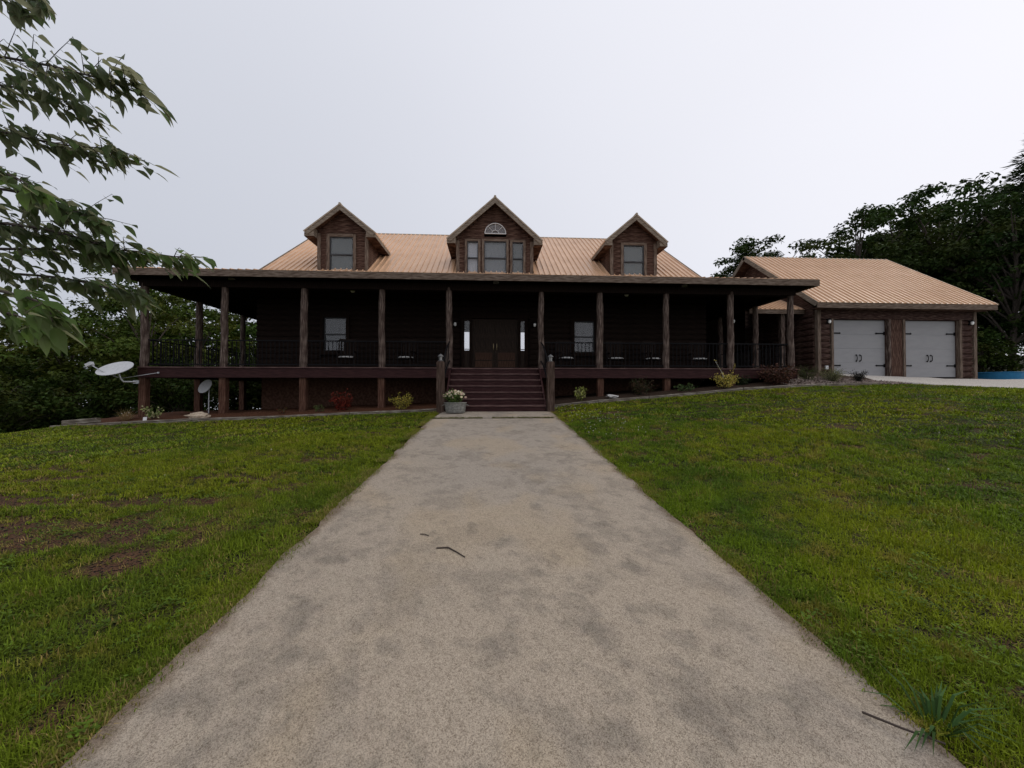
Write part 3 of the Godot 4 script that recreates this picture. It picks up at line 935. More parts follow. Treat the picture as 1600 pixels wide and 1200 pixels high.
	board("floor_slab", Vector3(8.57, 2.10, -18.0), Vector3(10.36, DECK, -14.77), M.deck_paint, deck)
	var fx := [-10.78, -5.9, -1.25, 1.62, 5.95, 8.2, 10.42]
	for i in fx.size() - 1:
		if i == 2: continue
		board("fascia_board", Vector3(fx[i] + .002, 1.86, -12.46), Vector3(fx[i + 1] - .002, DECK - 0.02, -12.42), M.deck_paint, deck)
		board("deck_nosing", Vector3(fx[i] + .002, DECK - 0.018, -12.48), Vector3(fx[i + 1] - .002, DECK + 0.012, -12.385), M.tread, deck)
	board("fascia_board", Vector3(-10.78, 1.86, -20.6), Vector3(-10.73, DECK + .004, -12.465), M.deck_paint, deck)
	board("fascia_board", Vector3(10.37, 1.86, -18.0), Vector3(10.42, DECK + .004, -12.465), M.deck_paint, deck)
	for i in 14:
		var jx := -10.2 + i * 1.55
		board("joist", Vector3(jx, 1.90, -14.8), Vector3(jx + 0.05, 2.098, -12.47), M.dark_v, deck)
	var variants := [post_mesh(2.62, 0.108, 1), post_mesh(2.62, 0.104, 2), post_mesh(2.62, 0.112, 3), post_mesh(2.62, 0.10, 4)]
	var spots := []
	for x in POSTS: spots.append(Vector2(x, -12.6))
	for z in [-14.77, -17.29, -19.8]: spots.append(Vector2(-10.68, z))
	for z in [-14.30, -16.6]: spots.append(Vector2(10.30, z))
	for i in spots.size():
		var p: Vector2 = spots[i]
		var o := obj("porch_post", variants[(i * 3) % 4], M.post, h, Vector3(p.x, DECK, p.y))
		o.rotation.y = i * 1.7
		var g := height(p.x, -p.y) - 0.1
		if i == 4 or i == 5: continue
		board("under_post", Vector3(p.x - .10, g, p.y - .09), Vector3(p.x + .10, 1.88, p.y + .09), M.under_post, h)
	# beams above the posts
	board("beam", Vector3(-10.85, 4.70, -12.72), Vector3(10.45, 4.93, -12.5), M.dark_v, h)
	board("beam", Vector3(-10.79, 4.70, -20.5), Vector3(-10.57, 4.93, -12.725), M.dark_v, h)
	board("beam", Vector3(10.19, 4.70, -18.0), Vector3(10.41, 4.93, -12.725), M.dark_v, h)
	# ---- railings
	for i in POSTS.size() - 1:
		if i == 4: continue
		railing(h, Vector3(POSTS[i] + 0.11, DECK, -12.6), Vector3(POSTS[i + 1] - 0.11, DECK, -12.6))
	for q in [[-12.6, -14.77], [-14.77, -17.29], [-17.29, -19.8]]:
		railing(h, Vector3(-10.68, DECK, q[0] - .12), Vector3(-10.68, DECK, q[1] + .12), "side_railing", false)
	for q in [[-12.6, -14.30], [-14.30, -16.6]]:
		railing(h, Vector3(10.30, DECK, q[0] - .12), Vector3(10.30, DECK, q[1] + .12), "side_railing", false)
	# ---- porch steps with newels and curved handrails
	var st := group_node("porch_steps", h)
	var y0 := 0.86; var rise := (DECK - y0) / 7.0
	for i in 7:
		var z := -10.72 - i * 0.28
		board("riser", Vector3(-1.2, y0 + i * rise - (0.05 if i == 0 else 0.0), z - 0.03), Vector3(1.56, y0 + (i + 1) * rise - 0.036, z), M.deck_paint, st)
		if i < 6:
			board("tread", Vector3(-1.22, y0 + (i + 1) * rise - 0.036, z - 0.305), Vector3(1.58, y0 + (i + 1) * rise, z + 0.028), M.tread, st)
		else:
			board("tread", Vector3(-1.22, y0 + 7 * rise - 0.036, z - 0.10), Vector3(1.58, y0 + 7 * rise + .002, z + 0.028), M.tread, st)
	for s in [-1.21, 1.57]:
		var b := MB.new()
		b.prism(PackedVector2Array([Vector2(10.74, .6), Vector2(12.42, .8), Vector2(12.42, DECK - .04), Vector2(12.2, DECK - .04), Vector2(10.74, .86)]), -0.025, 0.025)
		var o := part("stringer", b, M.deck_paint, st)
		o.transform = Transform3D(Basis(Vector3(0, 0, -1), Vector3.UP, Vector3(1, 0, 0)), Vector3(s + (-0.03 if s < 0 else 0.03), 0, 0))
	for s in [-1, 1]:
		var X := -1.35 if s < 0 else 1.71
		var nb := MB.new()
		nb.box(Vector3(X, (0.75 + 2.24) / 2, -10.70), Vector3(0.20, 2.24 - 0.75, 0.20))
		nb.box(Vector3(X, 2.255, -10.70), Vector3(0.17, 0.03, 0.17))
		part("newel_post", nb, M.newel, h)
		var rb := MB.new()
		var xin: float = X - s * 0.02
		var pts := PackedVector3Array(); var rad := PackedFloat32Array()
		for k in 9:
			var t := k / 8.0
			var zz := lerpf(-12.5, -10.80, t)
			pts.append(Vector3(lerpf(POSTS[4] + .02 if s < 0 else POSTS[5] - .02, xin, t), 3.03 - 0.95 * t * t * 0.55 - 0.43 * t, zz)); rad.append(0.022)
		rb.tube(pts, rad, 7)
		var lo := PackedVector3Array()
		for p in pts: lo.append(p - Vector3.UP * 0.62)
		rb.tube(lo, rad, 6)
		for k in range(1, 8):
			rb.tube(PackedVector3Array([pts[k], lo[k]]), PackedFloat32Array([.009, .009]), 5, false)
		part("stair_handrail", rb, M.black_metal, h)
	# ---- porch roof: hipped lean-to on three sides
	var pr := group_node("porch_roof", h)
	var E := 5.10; var T := 5.68
	var L := -11.12; var R := 10.82; var li := -8.5; var ri := 8.45
	var zf := -12.0; var zi := -14.9
	var fl_pts := [[Vector3(L, E, zf), Vector3(R, E, zf), Vector3(ri, T, zi), Vector3(li, T, zi)], [Vector3(L, E, -20.8), Vector3(L, E, zf), Vector3(li, T, zi), Vector3(li, T, -20.8)], [Vector3(R, E, zf), Vector3(R, E, -18.2), Vector3(ri, T, -18.2), Vector3(ri, T, zi)]]
	for q in fl_pts:
		var b := MB.new()
		var dn := Vector3(0, -0.13, 0)
		b.quad(q[0], q[1], q[2], q[3]); b.quad(q[3] + dn, q[2] + dn, q[1] + dn, q[0] + dn)
		for k in 4: b.quad(q[k] + dn, q[(k + 1) % 4] + dn, q[(k + 1) % 4], q[k])
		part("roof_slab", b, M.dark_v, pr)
	# ribbed sheeting whose ribs show along the eaves
	var rs := MB.new()
	var x := L
	while x < R:
		var x2 := minf(x + 0.23, R)
		var za := func(xx: float) -> Vector3:
			var t := minf(1.0, minf((xx - L) / (li - L), (R - xx) / (R - ri)))
			return Vector3(xx, lerpf(E, T, t) + .012, lerpf(zf, zi, t))
		var a := Vector3(x, E + .006, zf + 0.036); var b2 := Vector3(x2, E + .006, zf + 0.036)
		rs.quad(a, b2, za.call(x2), za.call(x))
		rs.quad(a - Vector3.UP * .004, b2 - Vector3.UP * .004, b2, a)
		var m := (x + x2) / 2.0
		var u := Vector3.UP * 0.026
		var c0 := Vector3(m, E + .006, zf + 0.037); var c1: Vector3 = za.call(m)
		var e := Vector3(0.026, 0, 0); var e2 := Vector3(0.012, 0, 0)
		rs.quad(c0 - e, c0 - e2 + u, c1 - e2 + u, c1 - e); rs.quad(c0 - e2 + u, c0 + e2 + u, c1 + e2 + u, c1 - e2 + u); rs.quad(c0 + e2 + u, c0 + e, c1 + e, c1 + e2 + u)
		rs.quad(c0 - e, c0 + e, c0 + e2 + u, c0 - e2 + u)
		x = x2
	for side in [[L, li, -20.8], [R, ri, -18.2]]:
		var ss: float = signf(side[0])
		var p := [Vector3(side[0] + ss * .04, E + .012, zf), Vector3(side[0] + ss * .04, E + .012, side[2]), Vector3(side[1], T + .012, side[2]), Vector3(side[1], T + .012, zi)]
		if ss < 0: rs.quad(p[1], p[0], p[3], p[2])
		else: rs.quad(p[0], p[1], p[2], p[3])
		rs.quad(p[0] - Vector3.UP * .012, p[1] - Vector3.UP * .012, p[1], p[0])
	part("ribbed_sheeting", rs, M.metal_roof, pr)
	var ends := [L - 0.02, -7.6, -2.4, 2.9, 7.4, R + 0.02]
	for i in ends.size() - 1:
		board("eave_fascia", Vector3(ends[i] + .003, E - 0.205, zf - 0.005), Vector3(ends[i + 1] - .003, E - 0.004, zf + 0.03 + 0.003 * (i % 2)), M.weathered_h, pr)
	board("eave_fascia", Vector3(L - 0.025, E - 0.20, -20.8), Vector3(L + 0.01, E - 0.004, zf - 0.006), M.weathered_h, pr)
	board("eave_fascia", Vector3(R - 0.01, E - 0.20, -18.2), Vector3(R + 0.025, E - 0.004, zf - 0.006), M.weathered_h, pr)
	for p in [Vector3(0.22, 4.99, -13.1), Vector3(-8.6, 4.99, -13.3), Vector3(6.9, 4.99, -13.2)]:
		var b := MB.new()
		b.lathe(p, PackedVector2Array([Vector2(0, -.05), Vector2(.07, -.045), Vector2(.10, -.01), Vector2(.10, .20)]), 14)
		part("ceiling_light", b, M.globe, h)
	ceiling_fan(h, Vector3(-4.75, 5.22, -13.6)); ceiling_fan(h, Vector3(4.95, 5.22, -13.6))
	# ---- main roof
	var mr := group_node("main_roof", h)
	var ex := -14.55; var ry := 9.63; var rz := -20.4; var sl := 0.694
	var ey := ry - sl * (ex - rz)
	var slab_poly := PackedVector2Array([Vector2(-ex, ey), Vector2(-ex, ey - 0.16), Vector2(-rz, ry - 0.19), Vector2(26.25, ey - 0.16), Vector2(26.25, ey), Vector2(-rz, ry)])
	var sb := MB.new()
	if Geometry2D.is_polygon_clockwise(slab_poly): slab_poly.reverse()
	sb.prism(slab_poly, -8.79, 8.68)
	var so := part("roof_slab", sb, M.siding, mr)
	so.transform = Transform3D(Basis(Vector3(0, 0, -1), Vector3.UP, Vector3(1, 0, 0)), Vector3.ZERO)
	lay_sheets(mr, -8.82, 8.71, Vector2(ex + 0.03, ey - 0.02), Vector2(rz, ry), 0.23, 4)
	lay_sheets(mr, -8.82, 8.71, Vector2(-26.28, ey - 0.02), Vector2(rz, ry), 0.23, 4)
	var cap := MB.new()
	cap.tube(PackedVector3Array([Vector3(-8.83, ry - .02, rz), Vector3(8.72, ry - .02, rz)]), PackedFloat32Array([.07, .07]), 8)
	part("ridge_cap", cap, M.metal_trim, mr)
	for X in [-8.835, 8.70]:
		for s in [-1.0, 1.0]:
			var b := MB.new()
			var a := Vector3(X, ey + .01, ex + .03 if s > 0 else -26.28); var t := Vector3(X, ry + .02, rz)
			var dir := (t - a).normalized()
			var up := dir.cross(Vector3.RIGHT).normalized()
			if up.y < 0: up = -up
			b.box((a + t) / 2.0 - up * 0.06, Vector3(0.03, 0.17, (t - a).length()), Basis(Vector3.RIGHT, up, Vector3.RIGHT.cross(up)))
			part("rake_board", b, M.rake, mr)
	# ---- dormers
	dormer(h, -5.76, 0.98, 1.345, 8.64, 7.56, [[-6.26, 6.10, -5.36, 7.48]])
	dormer(h, 0.21, 1.55, 1.89, 9.09, 7.40, [[-0.90, 6.10, -0.46, 7.42], [-0.22, 6.10, 0.67, 7.44], [0.91, 6.10, 1.35, 7.42], [-0.22, 7.74, 0.67, 8.19]])
	dormer(h, 5.90, 0.98, 1.295, 8.55, 7.45, [[5.47, 6.05, 6.33, 7.40]])
	window(h, -6.26, 6.10, -5.36, 7.48, -15.39, M.weathered_h, M.weathered_v, 0.11, M.dim_curtain, "dormer_window")
	window(h, -0.90, 6.10, -0.46, 7.42, -15.39, M.weathered_h, M.weathered_v, 0.09, M.pale_curtain, "dormer_window")
	window(h, -0.22, 6.10, 0.67, 7.44, -15.39, M.weathered_h, M.weathered_v, 0.09, M.curtain_or_blocker, "dormer_window")
	window(h, 0.91, 6.10, 1.35, 7.42, -15.39, M.weathered_h, M.weathered_v, 0.09, M.dim_curtain, "dormer_window")
	window(h, 5.47, 6.05, 6.33, 7.40, -15.39, M.weathered_h, M.weathered_v, 0.11, M.dim_curtain, "dormer_window")
	# half-round window
	var fw := group_node("half_round_window", h)
	var cx := 0.225; var cy := 7.74; var r := 0.43
	var sp := MB.new()
	var outer := PackedVector2Array([Vector2(cx - .445, 7.74), Vector2(cx + .445, 7.74), Vector2(cx + .445, 8.19), Vector2(cx - .445, 8.19)])
	for s in [-1.0, 1.0]:
		var poly := PackedVector2Array()
		for k in 13:
			var a := PI / 2 * k / 12.0
			poly.append(Vector2(cx + s * cos(a) * r, cy + sin(a) * r))
		poly.append(Vector2(cx, 8.19)); poly.append(Vector2(cx + s * .445, 8.19)); poly.append(Vector2(cx + s * .445, cy))
		if Geometry2D.is_polygon_clockwise(poly): poly.reverse()
		sp.prism(poly, -15.44, -15.385)
	part("spandrel", sp, M.siding, fw)
	var arc := MB.new()
	for rr in [[r, 0.022], [r * 0.36, 0.013]]:
		var pts := PackedVector3Array(); var rad := PackedFloat32Array()
		for k in 19:
			var a := PI * k / 18.0
			pts.append(Vector3(cx + cos(a) * (rr[0] - .01), cy + sin(a) * (rr[0] - .01) + .01, -15.385)); rad.append(rr[1])
		arc.tube(pts, rad, 6)
	for a in [PI * .25, PI * .5, PI * .75]:
		arc.tube(PackedVector3Array([Vector3(cx + cos(a) * r * .36, cy + sin(a) * r * .36 + .01, -15.39), Vector3(cx + cos(a) * (r - .02), cy + sin(a) * (r - .02) + .01, -15.39)]), PackedFloat32Array([.012, .012]), 5)
	arc.box(Vector3(cx, cy + 0.012, -15.385), Vector3(2 * r, 0.03, 0.04))
	part("muntins", arc, M.white_trim, fw)
	var gp := PackedVector2Array()
	for k in 19: gp.append(Vector2(cx + cos(PI * k / 18.0) * (r - .01), cy + .012 + sin(PI * k / 18.0) * (r - .01)))
	var gm := MB.new(); gm.prism(gp, -15.418, -15.414)
	part("pane", gm, M.glass, fw)
	board("curtain_or_blocker", Vector3(cx - .42, 7.76, -15.53), Vector3(cx + .42, 8.16, -15.51), M.curtain_or_blocker, fw)

func build_garage() -> void:
	var g := thing("garage", Vector3.ZERO, "log garage with two pale grey doors and a tan ribbed gable roof beside the house", "garage")
	var x0 := 12.98; var x1 := 19.75; var z := -14.5; var zb := -21.9; var fy := 1.6
	var holes := [[13.65, 1.0, 15.96, 4.28], [16.69, 1.0, 19.02, 4.28]]
	var fw := group_node("front_wall", g)
	part("backing", pierced(x0, x1, fy, 4.75, z - 0.16, z - 0.08, holes), M.garage_log, fw)
	courses(fw, "log", x0 + 0.12, x1 - 0.12, 1.96, 4.28, 0.24, z - 0.07, [[13.52, 0, 16.09, 5], [16.55, 0, 19.15, 5], [16.09, 0, 16.55, 5]], M.garage_log, log_mesh, 0.11)
	board("header", Vector3(x0 + .13, 4.30, z - 0.07), Vector3(x1 - .13, 4.68, z + 0.03), M.garage_log, fw)
	for x in [x0 - 0.01, x1 - 0.12]:
		board("corner_board", Vector3(x, 1.9, z - 0.08), Vector3(x + 0.13, 4.70, z + 0.06), M.weathered_v, fw)
	for x in [13.55, 15.965, 16.59, 19.025]:
		board("door_casing", Vector3(x, 1.95, z - 0.12), Vector3(x + 0.095, 4.298, z + 0.05), M.weathered_v if x < 14 or x > 16.2 else M.post, fw)
	board("pier_board", Vector3(16.06, 1.95, z - 0.079), Vector3(16.32, 4.298, z + 0.02), M.siding_v, fw)
	board("pier_board", Vector3(16.325, 1.95, z - 0.079), Vector3(16.588, 4.298, z + 0.012), M.siding_v, fw)
	var ends := []
	for s in [[x0, -1.0], [x1, 1.0]]:
		var side := group_node("side_wall", g)
		var poly := PackedVector2Array([Vector2(14.58, fy - .4), Vector2(21.9, fy - .4), Vector2(21.9, 4.72), Vector2(18.2, 7.78), Vector2(14.58, 4.74)])
		var b := MB.new()
		b.prism(poly, -0.05, 0.05)
		var o := part("gable", b, M.siding, side)
		o.transform = Transform3D(Basis(Vector3(0, 0, -1), Vector3.UP, Vector3(1, 0, 0)), Vector3(s[0] - s[1] * 0.05, 0, 0))
		var y := 1.75
		while y < 4.6:
			var lg := obj("log", log_mesh, M.garage_log, side)
			lg.transform = Transform3D(Basis(Vector3(0, 0, -s[1] * 7.3), Vector3(0, 0.24, 0), Vector3(s[1] * 0.10, 0, 0)), Vector3(s[0], y + .12, -18.24))
			y += 0.24
	var rb := MB.new(); rb.span(Vector3(x0 + .1, 1.2, zb - .05), Vector3(x1 - .1, 4.7, zb + .05))
	part("rear_wall", rb, M.garage_log, g)
	for q in [[13.65, 15.96], [16.69, 19.02]]:
		var d := group_node("garage_door", g)
		var w: float = q[1] - q[0]
		for i in 4:
			var ya := 1.99 + i * 0.572; var yb := ya + 0.568
			board("section", Vector3(q[0], ya, z - 0.16), Vector3(q[1], yb, z - 0.115), M.garage_door, d)
		for yy in [2.45, 3.75]:
			for s in [0, 1]:
				var b := MB.new()
				var xs: float = q[0] + 0.02 if s == 0 else q[1] - 0.02
				var dir := 1.0 if s == 0 else -1.0
				b.box(Vector3(xs + dir * 0.02, yy, z - 0.098), Vector3(0.05, 0.13, 0.02))
				b.box(Vector3(xs + dir * 0.19, yy, z - 0.098), Vector3(0.32, 0.045, 0.02))
				b.box(Vector3(xs + dir * 0.36, yy, z - 0.098), Vector3(0.05, 0.05, 0.02), Basis(Vector3(0, 0, 1), PI / 4))
				part("strap_hinge", b, M.black_metal, d)
		for s in [-1.0, 1.0]:
			var b := MB.new()
			var hx: float = (q[0] + q[1]) / 2.0 + s * 0.07
			b.tube(PackedVector3Array([Vector3(hx, 2.62, z - .11), Vector3(hx + s * .02, 2.66, z - .06), Vector3(hx + s * .015, 2.75, z - .05), Vector3(hx + s * .02, 2.84, z - .06), Vector3(hx, 2.88, z - .11)]), PackedFloat32Array([.028, .016, .014, .016, .028]), 7)
			part("handle", b, M.black_metal, d)
	wall_lantern(g, Vector3(13.42, 4.2, z + 0.06)); wall_lantern(g, Vector3(19.5, 4.2, z + 0.06))
	var ob := MB.new()
	ob.box(Vector3(13.32, 2.36, z + 0.06), Vector3(0.10, 0.14, 0.06))
	part("outlet_box", ob, M.white_trim, g)
	# roof
	var rf := group_node("roof", g)
	var sl := (8.02 - 4.85) / 4.2
	var poly := PackedVector2Array([Vector2(14.0, 4.85), Vector2(14.0, 4.71), Vector2(18.2, 7.84), Vector2(22.4, 4.71), Vector2(22.4, 4.85), Vector2(18.2, 8.02)])
	if Geometry2D.is_polygon_clockwise(poly): poly.reverse()
	var sb := MB.new(); sb.prism(poly, 12.58, 20.02)
	var so := part("roof_slab", sb, M.siding, rf)
	so.transform = Transform3D(Basis(Vector3(0, 0, -1), Vector3.UP, Vector3(1, 0, 0)), Vector3.ZERO)
	lay_sheets(rf, 12.55, 20.05, Vector2(-13.97, 4.83), Vector2(-18.2, 8.02), 0.235, 4)
	lay_sheets(rf, 12.55, 20.05, Vector2(-22.43, 4.83), Vector2(-18.2, 8.02), 0.235, 4)
	var cap := MB.new()
	cap.tube(PackedVector3Array([Vector3(12.54, 8.0, -18.2), Vector3(20.06, 8.0, -18.2)]), PackedFloat32Array([.06, .06]), 8)
	part("ridge_cap", cap, M.metal_trim, rf)
	board("eave_fascia", Vector3(12.56, 4.63, -14.02), Vector3(20.04, 4.825, -13.985), M.weathered_h, rf)
	board("soffit", Vector3(12.6, 4.64, -14.43), Vector3(20.0, 4.66, -14.025), M.siding, rf)
	for X in [12.545, 20.055]:
		for s in [1.0, -1.0]:
			var b := MB.new()
			var a := Vector3(X, 4.84, -13.97 if s > 0 else -22.43); var t := Vector3(X, 8.04, -18.2)
			var dir := (t - a).normalized()
			var up := dir.cross(Vector3.RIGHT).normalized()
			if up.y < 0: up = -up
			b.box((a + t) / 2.0 - up * 0.075, Vector3(0.035, 0.18, (t - a).length()), Basis(Vector3.RIGHT, up, Vector3.RIGHT.cross(up)))
			part("rake_board", b, M.rake, rf)
	# covered link between porch and garage
	var lk := group_node("link", g)
	var lb := MB.new()
	var lp := PackedVector2Array([Vector2(15.0, 4.76), Vector2(15.0, 4.62), Vector2(18.6, 6.5), Vector2(18.6, 6.65)])
	if Geometry2D.is_polygon_clockwise(lp): lp.reverse()
	lb.prism(lp, 10.55, 12.86)
	var lo := part("link_roof", lb, M.siding, lk)
	lo.transform = Transform3D(Basis(Vector3(0, 0, -1), Vector3.UP, Vector3(1, 0, 0)), Vector3.ZERO)
	lay_sheets(lk, 10.52, 12.90, Vector2(-14.97, 4.75), Vector2(-18.6, 6.65), 0.20, 4)
	board("link_fascia", Vector3(10.54, 4.58, -15.0), Vector3(12.88, 4.745, -14.97), M.weathered_h, lk)
	board("link_wall", Vector3(8.6, 1.4, -18.7), Vector3(12.88, 6.4, -18.62), M.log, lk)
	board("link_post", Vector3(12.0, 1.6, -15.28), Vector3(12.16, 4.62, -15.12), M.post, lk)

# ---------------------------------------------------------------- trees
func leaf_quad(b: MB, at: Vector3, dir: Vector3, nor: Vector3, len: float, w: float) -> void:
	var s := dir.cross(nor).normalized() * w
	var m := at + dir * len * 0.45 + nor * len * 0.06
	var e := at + dir * len - nor * len * 0.05
	b.tri(at, m + s, e)
	b.tri(at, e, m - s)

func rand_dir() -> Vector3:
	var z := rng.randf_range(-1, 1); var a := rng.randf() * TAU
	var r := sqrt(1 - z * z)
	return Vector3(r * cos(a), z, r * sin(a))

# a broad-leaved tree about `h` high; returns [trunk mesh, crown mesh]
func broadleaf(h: float, rx: float, low: float, clumps: int, per: int, leaf: float, base: Color, flat := 0.55) -> Array:
	var t := MB.new(); var b := MB.new()
	var trunk := PackedVector3Array(); var rad := PackedFloat32Array()
	for i in 9:
		var q := i / 8.0
		trunk.append(Vector3(sin(q * 4.0 + h) * 0.15, -0.4 + q * h * 0.88, cos(q * 3.0 + h) * 0.15))
		rad.append(h * 0.017 * (1.0 - q * 0.9) + (0.08 if i == 0 else 0.0))
	t.tube(trunk, rad, 9, false)
	var ctr := h * (low + 1.0) / 2.0; var ry := h * (1.0 - low) / 2.0
	for k in clumps:
		var dir := rand_dir()
		var f := pow(rng.randf(), 0.45)
		var lump := 1.0 + 0.28 * nz.get_noise_3d(dir.x * 60.0 + h * 9.0, dir.y * 60.0, dir.z * 60.0) * 2.0
		var c := Vector3(dir.x * rx * f * lump, ctr + dir.y * ry * f * lump, dir.z * rx * f * lump)
		c.y = clampf(c.y, h * low * 0.8, h)
		var size := rx * rng.randf_range(0.16, 0.30)
		var tone := rng.randf_range(0.7, 1.3)
		var yel := rng.randf_range(-0.15, 0.3)
		if k % 2 == 0:
			var at := clampf(c.y / h - 0.12, 0.15, 0.85)
			var root := trunk[int(at * 8)]
			var mid := root.lerp(c, 0.55) + Vector3.UP * (c.distance_to(root) * 0.08)
			t.tube(PackedVector3Array([root, mid, c]), PackedFloat32Array([h * .006, h * .0035, h * .001]), 5, false)
		for i in per:
			var o := rand_dir() * pow(rng.randf(), 0.5)
			var p := c + Vector3(o.x * size, o.y * size * flat - absf(o.x * o.z) * size * 0.3, o.z * size)
			var nor := (rand_dir() * 0.75 + Vector3.UP * 0.8 + o * 0.5).normalized()
			var ld := nor.cross(rand_dir()).normalized()
			ld = (ld - Vector3.UP * 0.25).normalized()
			var g := tone * rng.randf_range(0.75, 1.25)
			b.col = Color(base.r * g * (1.0 + yel), base.g * g, base.b * g)
			leaf_quad(b, p, ld, nor, leaf * rng.randf_range(0.7, 1.25), leaf * 0.27)
	return [t.mesh(), b.mesh()]

# an open pine with tiers of needle sprays
func pine(h: float, rx: float, low: float, base: Color) -> Array:
	var t := MB.new(); var b := MB.new()
	t.tube(PackedVector3Array([Vector3(0, -.5, 0), Vector3(.1, h * .5, 0), Vector3(0, h, 0)]), PackedFloat32Array([h * .016, h * .011, h * .002]), 8, false)
	var y := h * low
	while y < h * 0.985:
		var q := (y / h - low) / (1.0 - low)
		var reach := rx * (1.0 - q * 0.88) * rng.randf_range(0.75, 1.1)
		var n := rng.randi_range(4, 6)
		var a0 := rng.randf() * TAU
		for k in n:
			var a := a0 + TAU * k / n + rng.randf_range(-.3, .3)
			var out := Vector3(cos(a), 0, sin(a))
			var len := reach * rng.randf_range(0.65, 1.1)
			var root := Vector3(0, y, 0)
			var tip := root + out * len + Vector3.UP * len * rng.randf_range(-.02, .22)
			t.tube(PackedVector3Array([root, root.lerp(tip, .5) - Vector3.UP * len * .05, tip]), PackedFloat32Array([h * .004, h * .0025, .01]), 5, false)
			var m := int(len / 0.34) + 2
			for j in m:
				var f := lerpf(0.28, 1.0, float(j) / (m - 1))
				var c := root.lerp(tip, f) + Vector3(rng.randf_range(-.3, .3), rng.randf_range(-.1, .12), rng.randf_range(-.3, .3)) * (0.5 + len * 0.15)
				var tone := rng.randf_range(0.7, 1.25)
				for i in 26:
					var o := rand_dir()
					var dir := (o + out * 0.5 + Vector3.UP * 0.25).normalized()
					b.col = Color(base.r * tone, base.g * tone, base.b * tone)
					leaf_quad(b, c + Vector3(o.x * .3, o.y * .10, o.z * .3), dir, rand_dir(), rng.randf_range(.22, .42), .034)
		y += h * 0.032 * rng.randf_range(0.7, 1.3)
	return [t.mesh(), b.mesh()]

func plant_tree(called: String, kind: Array, x: float, d: float, s: Vector3, turn: float, label: String, group: String, sink := 0.0) -> Node3D:
	var o := thing(called, Vector3(x, height(x, d) - sink, -d), label, "shrub" if called.contains("bush") else "tree", group, turn)
	var a := obj("trunk", kind[0], M.bark, o); var b := obj("crown", kind[1], M.leaf, o)
	a.scale = s; b.scale = s
	return o

